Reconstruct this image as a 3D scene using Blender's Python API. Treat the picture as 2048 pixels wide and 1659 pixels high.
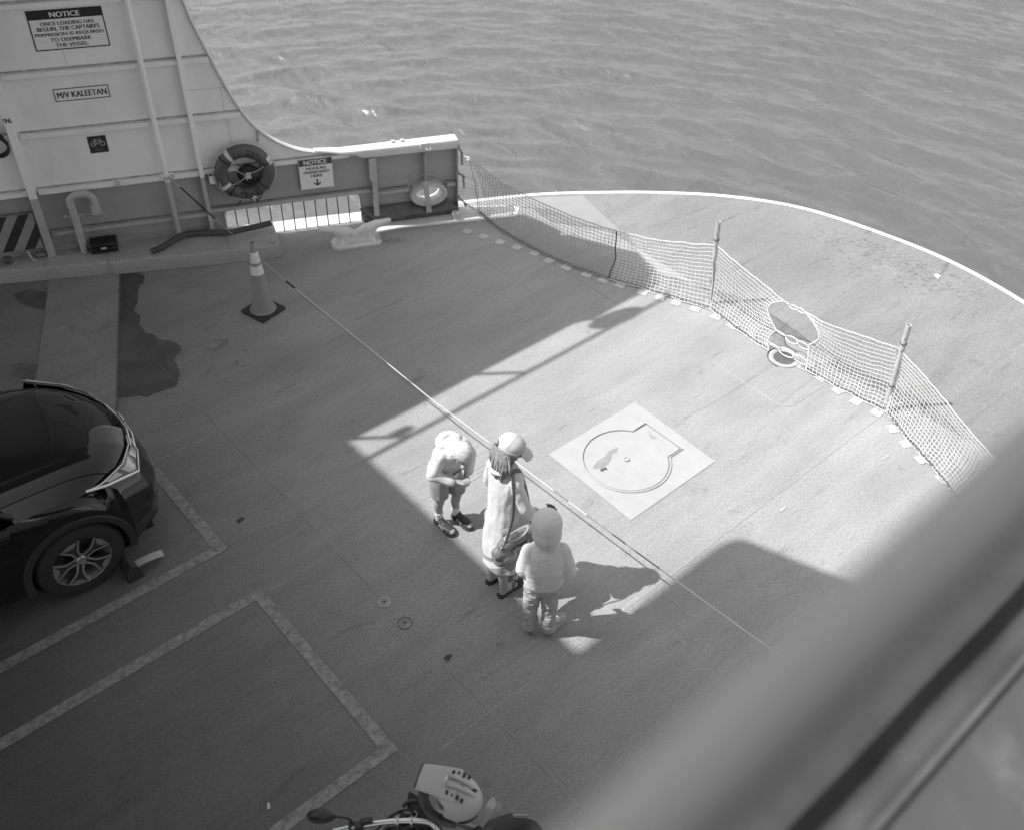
import bpy, bmesh, math, random
import numpy as np
from mathutils import Vector, Matrix, Euler, noise
from mathutils.geometry import tessellate_polygon
random.seed(7)
for o in list(bpy.data.objects): bpy.data.objects.remove(o)
SC = bpy.context.scene
COL = SC.collection
V = Vector
R = math.radians

# ------------------------------------------------------------------ camera
FOC, CX, CY, CAMZ = 1944.6, 1024.0, 829.5, 6.6
_p, _r, _y = R(41.572), R(2.3976), R(42.962)
cF = V((math.sin(_y)*math.cos(_p), math.cos(_y)*math.cos(_p), -math.sin(_p)))
_R0 = V((math.cos(_y), -math.sin(_y), 0)); _U0 = _R0.cross(cF)
cR = _R0*math.cos(_r)+_U0*math.sin(_r); cU = _U0*math.cos(_r)-_R0*math.sin(_r)
cam = bpy.data.cameras.new('camera'); camo = bpy.data.objects.new('camera', cam); COL.objects.link(camo)
m = Matrix((cR, cU, -cF)).transposed().to_4x4(); m.translation = V((0, 0, CAMZ)); camo.matrix_world = m
cam.sensor_fit = 'HORIZONTAL'; cam.sensor_width = 69.0; cam.lens = 69.0*FOC/2048
cam.clip_start = 0.05; cam.clip_end = 9000
cam.dof.use_dof = True; cam.dof.focus_distance = 8.6; cam.dof.aperture_fstop = 2.9; cam.dof.aperture_blades = 8
SC.camera = camo
SC.render.engine = 'CYCLES'; SC.cycles.use_denoising = True; SC.cycles.diffuse_bounces = 3; SC.cycles.max_bounces = 8; SC.cycles.sample_clamp_indirect = 3

# ------------------------------------------------------------------ sky and sun (black and white film: no hue)
SUN_EL, SUN_AZ = 53.2, 144.1            # azimuth measured from +X towards +Y
S2 = V((0.606, -0.438, 0))              # ground shadow offset per metre of height
w = bpy.data.worlds.new('World'); SC.world = w; w.use_nodes = True
nt = w.node_tree; nt.nodes.clear()
sky = nt.nodes.new('ShaderNodeTexSky'); sky.sky_type = 'NISHITA'; sky.sun_disc = False
sky.sun_elevation = R(SUN_EL); sky.sun_rotation = R(90-SUN_AZ); sky.air_density = 1.0; sky.dust_density = 2.5; sky.ozone_density = 1
bw = nt.nodes.new('ShaderNodeRGBToBW'); bg = nt.nodes.new('ShaderNodeBackground'); bg.inputs[1].default_value = 0.12
wo = nt.nodes.new('ShaderNodeOutputWorld')
nt.links.new(sky.outputs[0], bw.inputs[0]); nt.links.new(bw.outputs[0], bg.inputs[0]); nt.links.new(bg.outputs[0], wo.inputs[0])
sl = bpy.data.lights.new('sun', 'SUN'); sl.energy = 2.45; sl.angle = R(0.53); sl.color = (1, 1, 1)
so = bpy.data.objects.new('sun', sl); COL.objects.link(so)
ce = math.cos(R(SUN_EL)); sdir = V((math.cos(R(SUN_AZ))*ce, math.sin(R(SUN_AZ))*ce, math.sin(R(SUN_EL))))
so.rotation_euler = sdir.to_track_quat('Z', 'Y').to_euler(); so.location = sdir*40
vs = SC.view_settings; vs.view_transform = 'Standard'; vs.look = 'None'; vs.exposure = 1.45; vs.gamma = 1; vs.use_curve_mapping = False

# ------------------------------------------------------------------ measuring helpers (real positions recovered from the photo's perspective)
def ray(px, py): return cF+cR*((px-CX)/FOC)-cU*((py-CY)/FOC)
def deck_at(px, py, z=0.0):
    d = ray(px, py); return V((0, 0, CAMZ))+d*((z-CAMZ)/d.z)
WY = R(-23.2116)
wu = V((math.cos(WY), math.sin(WY), 0)); wn = V((math.sin(WY), -math.cos(WY), 0)); WD = -11.17
def W(s, z, d=0.0): return wu*s+wn*(WD+d)+V((0, 0, z))     # side wall coordinates: along, up, inboard
def wall_at(px, py, d=0.0):
    r = ray(px, py); t = (WD+d-V((0, 0, CAMZ)).dot(wn))/r.dot(wn); q = V((0, 0, CAMZ))+r*t
    return q.dot(wu), q.z
def zoom(ox, oy, s): return lambda a, b: (ox+a/s, oy+b/s)

# ------------------------------------------------------------------ mesh builder
class MB:
    def __init__(s): s.v = []; s.f = []
    def add(s, vs_, fs):
        n = len(s.v); s.v += [V(p) for p in vs_]; s.f += [tuple(n+i for i in f) for f in fs]; return s
    def obox(s, o, a, b, c):
        o, a, b, c = V(o), V(a), V(b), V(c)
        if a.cross(b).dot(c) < 0: a, b = b, a
        s.add([o, o+a, o+a+b, o+b, o+c, o+a+c, o+a+b+c, o+b+c], [(3, 2, 1, 0), (4, 5, 6, 7), (0, 1, 5, 4), (1, 2, 6, 5), (2, 3, 7, 6), (3, 0, 4, 7)]); return s
    def box(s, c, sz, rz=0.0, rot=None):
        m_ = rot if rot is not None else Matrix.Rotation(rz, 3, 'Z')
        a, b, d = [m_ @ V(x) for x in ((sz[0], 0, 0), (0, sz[1], 0), (0, 0, sz[2]))]
        return s.obox(V(c)-(a+b+d)/2, a, b, d)
    def wbox(s, s0, s1, z0, z1, d0, d1):
        return s.obox(W(s0, z0, d0), wu*(s1-s0), V((0, 0, z1-z0)), wn*(d1-d0))
    def tube(s, pts, r, n=8, closed=False, caps=True, up=None):
        pts = [V(p) for p in pts]; N = len(pts)
        rs = r if isinstance(r, list) else [r]*N
        T = []
        for i in range(N):
            a = pts[(i-1) % N] if (closed or i > 0) else pts[i]; b = pts[(i+1) % N] if (closed or i < N-1) else pts[i]
            t = b-a; T.append(t.normalized() if t.length > 1e-9 else V((0, 0, 1)))
        u = up or (V((0, 0, 1)) if abs(T[0].z) < .9 else V((1, 0, 0)))
        u = (u-T[0]*u.dot(T[0])).normalized(); rings = []; n0 = len(s.v)
        for i in range(N):
            u = u-T[i]*u.dot(T[i]); u = u.normalized() if u.length > 1e-6 else T[i].orthogonal().normalized()
            w_ = T[i].cross(u); rr = rs[i]; rr = rr if isinstance(rr, (tuple, list)) else (rr, rr)
            for k in range(n):
                a = 2*math.pi*k/n; s.v.append(pts[i]+u*math.cos(a)*rr[0]+w_*math.sin(a)*rr[1])
        for i in range(N if closed else N-1):
            j = (i+1) % N
            for k in range(n):
                k2 = (k+1) % n; s.f.append((n0+i*n+k, n0+i*n+k2, n0+j*n+k2, n0+j*n+k))
        if caps and not closed:
            s.f.append(tuple(n0+k for k in reversed(range(n)))); s.f.append(tuple(n0+(N-1)*n+k for k in range(n)))
        return s
    def lathe(s, prof, o=(0, 0, 0), axis=(0, 0, 1), n=24, cap0=False, cap1=False, sx=1.0, sy=1.0, xdir=None):
        o = V(o); ax = V(axis).normalized()
        u = V(xdir) if xdir is not None else ax.orthogonal(); u = (u-ax*u.dot(ax)).normalized(); w_ = ax.cross(u); n0 = len(s.v)
        for r, h in prof:
            for k in range(n):
                a = 2*math.pi*k/n; s.v.append(o+ax*h+u*math.cos(a)*r*sx+w_*math.sin(a)*r*sy)
        for i in range(len(prof)-1):
            for k in range(n):
                k2 = (k+1) % n; s.f.append((n0+i*n+k, n0+i*n+k2, n0+(i+1)*n+k2, n0+(i+1)*n+k))
        if cap0: s.f.append(tuple(n0+k for k in reversed(range(n))))
        if cap1: s.f.append(tuple(n0+(len(prof)-1)*n+k for k in range(n)))
        return s
    def torus(s, c, axis, Rr, r, n=32, m_=8, xdir=None, sx=1.0, sy=1.0):
        ax = V(axis).normalized(); u = V(xdir) if xdir is not None else ax.orthogonal(); u = (u-ax*u.dot(ax)).normalized(); w_ = ax.cross(u)
        return s.tube([V(c)+u*math.cos(2*math.pi*k/n)*Rr*sx+w_*math.sin(2*math.pi*k/n)*Rr*sy for k in range(n)], r, m_, closed=True, up=ax)
    def ell(s, c, rad, rot=None, nu=16, nv=10):
        m_ = rot if rot is not None else Matrix.Identity(3); c = V(c); n0 = len(s.v)
        for i in range(nv+1):
            th = math.pi*i/nv
            for k in range(nu):
                a = 2*math.pi*k/nu
                s.v.append(c+m_ @ V((rad[0]*math.sin(th)*math.cos(a), rad[1]*math.sin(th)*math.sin(a), rad[2]*math.cos(th))))
        for i in range(nv):
            for k in range(nu):
                k2 = (k+1) % nu; s.f.append((n0+i*nu+k, n0+(i+1)*nu+k, n0+(i+1)*nu+k2, n0+i*nu+k2))
        return s
    def caps(s, p0, r0, p1, r1, n=12):
        p0, p1 = V(p0), V(p1); d = (p1-p0); L = d.length; d = d/L if L > 1e-6 else V((0, 0, 1)); pts = []; rr = []
        for k in range(1, 5): a = math.pi/2*(1-k/4); pts.append(p0-d*r0*math.sin(a)); rr.append(max(r0*math.cos(a), 1e-4))
        for k in range(0, 4): a = math.pi/2*(k/4); pts.append(p1+d*r1*math.sin(a)); rr.append(r1*math.cos(a))
        return s.tube(pts, rr, n)
    def prism(s, pts, off):
        pts = [V(p) for p in pts]; off = V(off); N = len(pts)
        nn = V((0, 0, 0))
        for i in range(N): nn += pts[i].cross(pts[(i+1) % N])
        if nn.dot(off) < 0: pts = pts[::-1]
        n0 = len(s.v); s.v += pts+[p+off for p in pts]
        s.f.append(tuple(n0+i for i in reversed(range(N)))); s.f.append(tuple(n0+N+i for i in range(N)))
        for i in range(N): j = (i+1) % N; s.f.append((n0+i, n0+j, n0+N+j, n0+N+i))
        return s
    def plate(s, loops, fn, d0, d1):      # 2-D loops (outer first, then holes) mapped by fn(a, b, d)
        tri = tessellate_polygon([[V((a, b, 0)) for a, b in l] for l in loops]); fl = [p for l in loops for p in l]
        n0 = len(s.v); K = len(fl)
        s.v += [fn(a, b, d1) for a, b in fl]+[fn(a, b, d0) for a, b in fl]
        nrm = fn(0, 0, 1)-fn(0, 0, 0)
        for t in tri:
            a, b, c = [s.v[n0+i] for i in t]
            if (b-a).cross(c-a).dot(nrm)*(d1-d0) < 0: t = t[::-1]
            s.f.append(tuple(n0+i for i in t)); s.f.append(tuple(n0+K+i for i in reversed(t)))
        k = 0
        for l in loops:
            N = len(l)
            for i in range(N): j = (i+1) % N; s.f.append((n0+k+i, n0+k+j, n0+K+k+j, n0+K+k+i))
            k += N
        return s
    def grid(s, rows, closed=False):
        n0 = len(s.v); M_ = len(rows[0])
        for r in rows: s.v += [V(p) for p in r]
        for i in range(len(rows)-1):
            for k in range(M_ if closed else M_-1):
                k2 = (k+1) % M_; s.f.append((n0+i*M_+k, n0+i*M_+k2, n0+(i+1)*M_+k2, n0+(i+1)*M_+k))
        return s
    def build(s, name, mat, parent=None, ang=35, bevel=0.0, label=None, cat=None, group=None, kind=None, loc=None, recalc=False, mods=None):
        root = parent; base = V((0, 0, 0))
        while root is not None: base = base+root.location; root = root.parent
        if parent is None and loc is not None: base = V(loc)
        me = bpy.data.meshes.new(name); me.from_pydata([tuple(p-base) for p in s.v], [], s.f)
        if recalc:
            b_ = bmesh.new(); b_.from_mesh(me); bmesh.ops.remove_doubles(b_, verts=b_.verts, dist=1e-5); bmesh.ops.recalc_face_normals(b_, faces=b_.faces); b_.to_mesh(me); b_.free()
        me.materials.append(mat); me.update()
        if ang is not None:
            me.shade_smooth()
            if ang < 180: me.set_sharp_from_angle(angle=R(ang))
        o = bpy.data.objects.new(name, me); COL.objects.link(o)
        if parent is not None: o.parent = parent
        elif loc is not None: o.location = loc
        if bevel:
            b = o.modifiers.new('bevel', 'BEVEL'); b.width = bevel; b.segments = 2; b.limit_method = 'ANGLE'; b.angle_limit = R(40)
        tag(o, label, cat, group, kind)
        return o
def tag(o, label=None, cat=None, group=None, kind=None):
    if label: o['label'] = label
    if cat: o['category'] = cat
    if group: o['group'] = group
    if kind: o['kind'] = kind
    return o
def thing(name, label, cat, loc=(0, 0, 0), group=None):
    o = bpy.data.objects.new(name, None); COL.objects.link(o); o.location = loc; o.empty_display_size = .1
    return tag(o, label, cat, group)
def spline(pts, n=8, closed=False):      # Catmull-Rom
    pts = [V(p) for p in pts]; N = len(pts); out = []
    for i in range(N if closed else N-1):
        g_ = (lambda k: pts[k % N]) if closed else (lambda k: pts[max(0, min(N-1, k))])
        a, b, c, d = g_(i-1), g_(i), g_(i+1), g_(i+2)
        for k in range(n):
            t = k/n; out.append(.5*((2*b)+(c-a)*t+(2*a-5*b+4*c-d)*t*t+(3*b-a-3*c+d)*t**3))
    if not closed: out.append(pts[-1])
    return out
def lerp(a, b, t): return a+(b-a)*t
def interp(x, xs, ys):
    return float(np.interp(x, xs, ys))

# ------------------------------------------------------------------ materials (all neutral greys)
MATS = {}
def mat(name, v, rough=.6, metal=0.0, var=0.0, vs_=6.0, stretch=(1, 1, 1), bump=0.0, bs=60.0, coat=0.0, spec=.5, dirt=0.0, ds=2.5, dv=.05, detail=5, det=0.0):
    if name in MATS: return MATS[name]
    m_ = bpy.data.materials.new(name); m_.use_nodes = True; n = m_.node_tree.nodes; l = m_.node_tree.links
    b = n['Principled BSDF']; b.inputs['Roughness'].default_value = rough; b.inputs['Metallic'].default_value = metal
    b.inputs['Coat Weight'].default_value = coat; b.inputs['Coat Roughness'].default_value = .04; b.inputs['Specular IOR Level'].default_value = spec
    b.inputs['Base Color'].default_value = (v, v, v, 1)
    tc = n.new('ShaderNodeTexCoord'); mp = n.new('ShaderNodeMapping'); mp.inputs['Scale'].default_value = stretch; l.new(tc.outputs['Object'], mp.inputs[0])
    val = None
    def noise_(sc, dt=5, ro=.6):
        t = n.new('ShaderNodeTexNoise'); t.inputs['Scale'].default_value = sc; t.inputs['Detail'].default_value = dt; t.inputs['Roughness'].default_value = ro; l.new(mp.outputs[0], t.inputs[0]); return t.outputs[0]
    if var or dirt:
        mr = n.new('ShaderNodeMapRange'); mr.inputs[1].default_value = .25; mr.inputs[2].default_value = .75; mr.inputs[3].default_value = v*(1-var); mr.inputs[4].default_value = min(.95, v*(1+var)); l.new(noise_(vs_, detail), mr.inputs[0]); val = mr.outputs[0]
        if dirt:
            r2 = n.new('ShaderNodeMapRange'); r2.inputs[1].default_value = .56; r2.inputs[2].default_value = .72; r2.inputs[3].default_value = 0; r2.inputs[4].default_value = dirt; l.new(noise_(ds, 8, .65), r2.inputs[0])
            mx = n.new('ShaderNodeMix'); mx.inputs[3].default_value = dv; l.new(r2.outputs[0], mx.inputs[0]); l.new(val, mx.inputs[2]); val = mx.outputs[0]
        l.new(val, b.inputs['Base Color'])
    if bump:
        bp = n.new('ShaderNodeBump'); bp.inputs['Strength'].default_value = 1; bp.inputs['Distance'].default_value = bump; l.new(noise_(bs, 4), bp.inputs['Height']); l.new(bp.outputs[0], b.inputs['Normal'])
    MATS[name] = m_; return m_
# ------------------------------------------------------------------ deck paint
def deck_mat(name, v, speck=.5, nonskid=.0015):
    m_ = bpy.data.materials.new(name); m_.use_nodes = True; n = m_.node_tree.nodes; l = m_.node_tree.links; b = n['Principled BSDF']
    tc = n.new('ShaderNodeTexCoord')
    def mapped(sc, rz=0):
        mp = n.new('ShaderNodeMapping'); mp.inputs['Scale'].default_value = sc; mp.inputs['Rotation'].default_value = (0, 0, rz); l.new(tc.outputs['Object'], mp.inputs[0]); return mp.outputs[0]
    def noise_(src, sc, dt=6, ro=.6, dis=0):
        t = n.new('ShaderNodeTexNoise'); t.inputs['Scale'].default_value = sc; t.inputs['Detail'].default_value = dt; t.inputs['Roughness'].default_value = ro; t.inputs['Distortion'].default_value = dis; l.new(src, t.inputs[0]); return t.outputs[0]
    def rng(src, a, b_, c, d):
        t = n.new('ShaderNodeMapRange'); [setattr(t.inputs[i+1], 'default_value', x) for i, x in enumerate((a, b_, c, d))]; l.new(src, t.inputs[0]); return t.outputs[0]
    def mul(a, c):
        t = n.new('ShaderNodeMath'); t.operation = 'MULTIPLY'; l.new(a, t.inputs[0]); l.new(c, t.inputs[1]) if not isinstance(c, float) else setattr(t.inputs[1], 'default_value', c); return t.outputs[0]
    o1 = mapped((1, 1, 1)); st = mapped((.35, 1.6, 1), R(8)); st2 = mapped((.22, 2.2, 1), R(-4))
    big = rng(noise_(o1, .55, 5, .62), .3, .7, .90, 1.09)
    streak = rng(noise_(st, 1.6, 8, .68, .6), .33, .7, .86, 1.09)
    marks = mul(rng(noise_(st2, 3.4, 7, .7, 1.2), .59, .69, 1.0, 1-.25*speck*2), rng(noise_(mapped((.8, 1.5, 1), .2), 6.5, 8, .78, .8), .62, .70, 1.0, .72))      # scuffs lying along the deck
    blot = rng(noise_(mapped((1, 1, 1), .7), 2.3, 9, .72, .4), .60, .70, 1.0, .76)
    fine = mul(rng(noise_(o1, 75, 4, .85), .3, .7, .60, 1.40), rng(noise_(o1, 30, 6, .8), .3, .7, .84, 1.16))
    ch = rng(noise_(mapped((1, 1, 1), 1.9), 21, 4, .75), .70, .74, 1.0, 1.22)
    sx = n.new('ShaderNodeSeparateXYZ'); l.new(tc.outputs['Object'], sx.inputs[0]); aft_shade = rng(sx.outputs[0], -.2, 4.3, .34, 1.0)      # shade painted into the deck colour, deepening aft
    val = mul(mul(mul(mul(mul(big, streak), marks), blot), fine), ch); val = mul(mul(val, aft_shade), float(v))
    l.new(val, b.inputs['Base Color'])
    rr = rng(noise_(o1, 1.4, 5), .3, .7, .5, .75); l.new(rr, b.inputs['Roughness']); b.inputs['Specular IOR Level'].default_value = .35
    gr = noise_(o1, 140, 3, .6); wv = n.new('ShaderNodeTexWave'); wv.inputs['Scale'].default_value = 17; wv.inputs['Distortion'].default_value = 6; wv.inputs['Detail'].default_value = 3; wv.bands_direction = 'Y'; l.new(mapped((1, 1, 1), R(12)), wv.inputs[0])
    ad = n.new('ShaderNodeMath'); ad.operation = 'MULTIPLY_ADD'; l.new(wv.outputs[1], ad.inputs[0]); ad.inputs[1].default_value = .45; l.new(gr, ad.inputs[2])
    bp = n.new('ShaderNodeBump'); bp.inputs['Distance'].default_value = nonskid; l.new(ad.outputs[0], bp.inputs['Height']); l.new(bp.outputs[0], b.inputs['Normal'])
    return m_
DV = .28
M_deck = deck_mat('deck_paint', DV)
M_bow = deck_mat('bow_deck_paint', DV*.70, .8)
M_seam = mat('weld_seam_paint', .305, .5, var=.2, vs_=9, bump=.002, bs=70)
M_seamd = mat('weld_seam_dirty', .225, .6, var=.4, vs_=4)
M_white = mat('white_paint', .58, .45, var=.06, vs_=3, dirt=.25, ds=4, dv=.4, bump=.0006, bs=30)
M_hatchp = mat('hatch_paint', .345, .55, var=.07, vs_=5, dirt=.12, ds=5, dv=.36, bump=.0008, bs=60)
M_wup = mat('upper_wall_paint', .86, .42, var=.09, vs_=2.2, stretch=(1, 1, .35), dirt=.22, ds=3, dv=.45, bump=.0012, bs=7)
M_wlo = mat('lower_wall_paint', .37, .42, var=.12, vs_=2.5, dirt=.35, ds=3, dv=.2, bump=.0014, bs=8)
M_wlod = mat('lower_wall_trim_paint', .43, .45, var=.15, vs_=6, dirt=.4, ds=6, dv=.18, bump=.001, bs=20)
M_rust = mat('rust_dark_steel', .10, .75, var=.5, vs_=12, bump=.003, bs=40)
M_black = mat('black_rubber', .025, .6, var=.3, vs_=20, bump=.0008, bs=60)
M_dark = mat('dark_grey_metal', .06, .5, var=.3, vs_=20)
M_galv = mat('galvanised_steel', .42, .5, .3, var=.2, vs_=25, bump=.0008, bs=50)

# ------------------------------------------------------------------ deck outline
bowpx = [(920, 405), (1000, 396), (1090, 388), (1200, 385), (1310, 385), (1450, 392), (1600, 415), (1750, 462), (1900, 523), (2048, 600)]
bow = [deck_at(*p) for p in bowpx]
CLY = 4.12                                    # centre line of the ship
half = [p for p in bow if p.y > CLY+.15]
apex = V((max(p.x for p in bow)+.01, CLY, 0))
bow_pts = spline(half+[apex]+[V((p.x, 2*CLY-p.y, 0)) for p in reversed(half)], 6)
sA = W(-1.0, 0, -.25); sB = W(-3.0, 0, -.25); sC = W(1.2, 0, -.23); sD = W(2.2, 0, -.18)
left = [V((-16, 12.9, 0)), V((.5, 12.4, 0)), sB, sA, sC, sD]
mir = lambda p: V((p.x, 2*CLY-p.y, p.z))
outline = left+bow_pts+[mir(p) for p in reversed(left)]
deck = MB()
N = len(outline)
deck.add(outline, [tuple(range(N))[::-1]])
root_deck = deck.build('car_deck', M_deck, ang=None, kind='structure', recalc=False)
if root_deck.data.polygons[0].normal.z < 0: root_deck.data.flip_normals()
# bow zone forward of the nets
b_ = MB(); fz = [V((p.x, p.y, .004)) for p in bow_pts if p.x > 8.0]
front = [p+(V((apex.x-3.4, CLY, .004))-p).normalized()*.05 for p in fz]
inner = [V((8.45, 2*CLY-7.35, .004)), V((8.33, CLY, .004)), V((8.45, 7.35, .004)), V((8.0, 8.0, .004))]
b_.add(front+inner, [tuple(range(len(front)+len(inner)))]); bz = b_.build('bow_deck_plating', M_bow, root_deck, ang=None)
if bz.data.polygons[0].normal.z < 0: bz.data.flip_normals()
# rounded white bar along the edge of the deck and hull side below
e = MB(); e.tube([p+V((0, 0, -.012)) for p in [sB, sA, sC, sD]+bow_pts+[mir(sD), mir(sC), mir(sA)]], [(.022, .042)]*(len(bow_pts)+7), 10)
e.build('deck_edge_bar', M_white, root_deck, ang=60)
h = MB(); ol = outline; h.grid([[p+V((0, 0, -.001)) for p in ol], [p+V((0, 0, -.45)) for p in ol], [V((p.x*.985, CLY+(p.y-CLY)*.97, -3.2)) for p in ol]], closed=False)
h.build('hull_side', mat('hull_paint', .62, .5, var=.1), ang=30, kind='structure')

def sheet(mb, pts, z): mb.add([V((p[0], p[1], z)) for p in pts], [tuple(range(len(pts)))]); return mb
def flat(name, pts, z, mt, parent=root_deck, th=.0):
    m2 = MB(); ar = sum(pts[i][0]*pts[(i+1) % len(pts)][1]-pts[(i+1) % len(pts)][0]*pts[i][1] for i in range(len(pts)))
    if ar < 0: pts = pts[::-1]
    if th: m2.prism([V((p[0], p[1], z)) for p in pts], (0, 0, th))
    else: sheet(m2, pts, z)
    return m2.build(name, mt, parent, ang=None)
def seam(x0, y0, x1, y1, wd=.010, mt=None):
    m2 = MB(); a, b = V((x0, y0, 0)), V((x1, y1, 0)); k = max(2, int((b-a).length/.12)); t = (b-a).normalized(); q = V((-t.y, t.x, 0))
    pts = [a.lerp(b, i/k)+q*random.uniform(-.003, .003)+V((0, 0, .0005)) for i in range(k+1)]
    m2.tube(pts, [(.0032, wd*random.uniform(.35, .6)) for _ in pts], 6, up=V((0, 0, 1)))
    m2.build('weld_seam', mt or M_seam, root_deck, ang=80)
for a in [(6.72, 8.0, 6.72, 6.1), (7.335, 7.5, 7.335, 5.94), (2.69, 5.02, 2.69, .6), (2.69, 8.9, 2.69, 5.12), (4.55, 8.6, 4.55, 5.6), (4.56, 2.96, 4.56, .8),
          (2.02, 5.075, 4.4, 5.08), (2.2, 3.0, 8.0, 3.0), (.2, 7.1, 5.6, 7.12), (3.8, 8.05, 6.9, 8.04), (3.4, 9.45, 4.7, 8.9), (8.9, 7.9, 8.6, 6.0), (9.6, 6.9, 9.5, 1.6), (8.6, 5.0, 10.9, 5.02)]:
    seam(*a, mt=random.choice([M_seam, M_seam, M_seamd]))

# lane boxes: worn painted lines, two nested corners
def worn(name, v, amt, base=DV*.92, sc=16):
    m_ = bpy.data.materials.new(name); m_.use_nodes = True; n = m_.node_tree.nodes; l = m_.node_tree.links; b = n['Principled BSDF']
    tc = n.new('ShaderNodeTexCoord'); o = None; acc = None
    for s_, lo, hi, ro in ((sc, .5-amt*.25, .62, .8), (120, .38, .66, .75)):
        t = n.new('ShaderNodeTexNoise'); t.inputs['Scale'].default_value = s_; t.inputs['Detail'].default_value = 8; t.inputs['Roughness'].default_value = ro; l.new(tc.outputs['Object'], t.inputs[0])
        r = n.new('ShaderNodeMapRange'); r.inputs[1].default_value = lo; r.inputs[2].default_value = hi; l.new(t.outputs[0], r.inputs[0])
        if acc is None: acc = r.outputs[0]
        else:
            q = n.new('ShaderNodeMath'); q.operation = 'MAXIMUM'; q.use_clamp = True; k = n.new('ShaderNodeMath'); k.operation = 'MULTIPLY'; k.inputs[1].default_value = .55; l.new(r.outputs[0], k.inputs[0]); l.new(acc, q.inputs[0]); l.new(k.outputs[0], q.inputs[1]); acc = q.outputs[0]
    mx = n.new('ShaderNodeMix'); mx.inputs[2].default_value = v; mx.inputs[3].default_value = base; l.new(acc, mx.inputs[0]); l.new(mx.outputs[0], b.inputs['Base Color']); b.inputs['Roughness'].default_value = .6
    return m_
M_line = worn('worn_line_paint', .40, 1.0, base=DV*.48); M_dash = worn('square_mark_paint', .48, .1)
def rect(x0, y0, x1, y1): return [(x0, y0), (x1, y0), (x1, y1), (x0, y1)]
flat('lane_line', rect(-5, 5.70, 1.98, 5.80), .005, M_line)
flat('lane_line', rect(1.88, 5.803, 1.98, 8.9), .005, M_line)
flat('lane_line', rect(-5, 5.05, 1.98, 5.15), .005, M_line)
flat('lane_line', rect(1.88, 3.30, 1.98, 5.047), .005, M_line)
flat('lane_line', rect(-5, 3.20, 1.98, 3.297), .005, M_line)
# row of painted squares under the net
dp = [deck_at(*p) for p in [(933, 463), (967, 474), (1000, 485), (1060, 504), (1117, 530), (1240, 571), (1370, 612), (1432, 634), (1500, 672), (1570, 715), (1625, 745), (1663, 771), (1695, 795), (1735, 815), (1770, 838), (1797, 872), (1825, 902), (1855, 930)]]
dp += [V((7.55, 1.6, 0)), V((7.2, .9, 0))]
sp = spline(dp, 12); acc = 0.0; lastp = sp[0]; nxt = 0.0; tot = 0
for i in range(1, len(sp)):
    acc += (sp[i]-sp[i-1]).length
    if acc >= nxt:
        t = (sp[i]-sp[i-1]).normalized(); c = sp[i]; q = V((-t.y, t.x, 0)); nxt += .245; hs = .058*random.uniform(.92, 1.05); ro = random.uniform(-.08, .08); t = t+q*ro; q = q-t*ro
        flat('painted_square', [tuple((c+t*a*hs+q*b*hs)[:2]) for a, b in ((-1, -1), (1, -1), (1, 1), (-1, 1))], .006, M_dash)
# white margin along the foot of the bulwark
flat('white_margin', [tuple(W(s, 0, d)[:2]) for s, d in ((1.95, .10), (3.35, .02), (3.95, .16), (3.8, .42), (2.7, .36), (1.95, .30))], .004, M_white)
# outboard strip seen through the freeing port
flat('white_margin', [tuple(W(s, 0, d)[:2]) for s, d in ((-.6, -.015), (2.0, -.015), (3.0, -.015), (3.0, -.12), (2.1, -.17), (-.6, -.22))], .004, M_white)
# raised plate strip beside the lane and the wet patch next to it
z3 = zoom(0, 360, 3.303)
st = [deck_at(*z3(*p)) for p in [(330, 650), (795, 630), (770, 1530), (235, 1345)]]
dirx = (st[2]-st[1]).normalized()
st2_ = [st[0], st[1], st[1]+dirx*3.6, st[0]+dirx*3.6+(st[3]-(st[0]+dirx*(st[3]-st[0]).length))*1.6]
M_strip = deck_mat('rough_strip_paint', DV*1.28, 1.0, .004)
flat('raised_strip', [tuple(p[:2]) for p in st2_], .0, M_strip, th=.012)
e = MB(); e.tube([st[1]+V((0, 0, .008)), st[1]+dirx*3.6+V((0, 0, .008))], .011, 6); e.build('strip_edge', M_rust, root_deck)
pud = [deck_at(*z3(*p)) for p in [(800, 625), (935, 620), (940, 680), (905, 720), (910, 800), (890, 850), (920, 900), (930, 960), (985, 1010), (1050, 1045), (1120, 1065), (1180, 1100), (1180, 1140), (1150, 1190), (1175, 1240), (1180, 1300), (1150, 1360), (1080, 1390), (1000, 1410), (900, 1430), (780, 1445)]]
M_wet = mat('wet_deck_paint', .075, .22, var=.35, vs_=3, bump=.0006, bs=90)
pp = spline(pud[:-1], 5); pp2 = [p+V((noise.noise(p*7)*.05+noise.noise(p*26)*.02, noise.noise(p*7+V((5, 5, 5)))*.05+noise.noise(p*26+V((5, 5, 5)))*.02, 0)) for p in pp]
pc = sum(pp2, V((0, 0, 0)))/len(pp2); pw2 = [p+(p-pc).normalized()*(.05+.04*noise.noise(p*6)) if p.x > 2.75 else p for p in pp2]
flat('damp_edge', [tuple(p[:2]) for p in pw2]+[tuple(pud[-1][:2])], .0028, mat('damp_deck_paint', .15, .4, var=.35, vs_=5))
flat('wet_patch', [tuple(p[:2]) for p in pp2]+[tuple(pud[-1][:2])], .0035, M_wet)
def blotch(c, rx, ry, rz, name='stain', mt=None, z=.0035, seed=0):
    pts = []
    for k in range(22):
        a = 2*math.pi*k/22; rr = 1+.35*noise.noise(V((math.cos(a)*1.3+seed*3.1, math.sin(a)*1.3, seed)))+.12*noise.noise(V((math.cos(a)*4+seed, math.sin(a)*4, seed*2)))
        x, y = math.cos(a)*rx*rr, math.sin(a)*ry*rr; pts.append((c[0]+x*math.cos(rz)-y*math.sin(rz), c[1]+x*math.sin(rz)+y*math.cos(rz)))
    return flat(name, pts, z, mt or M_stain)
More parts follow.
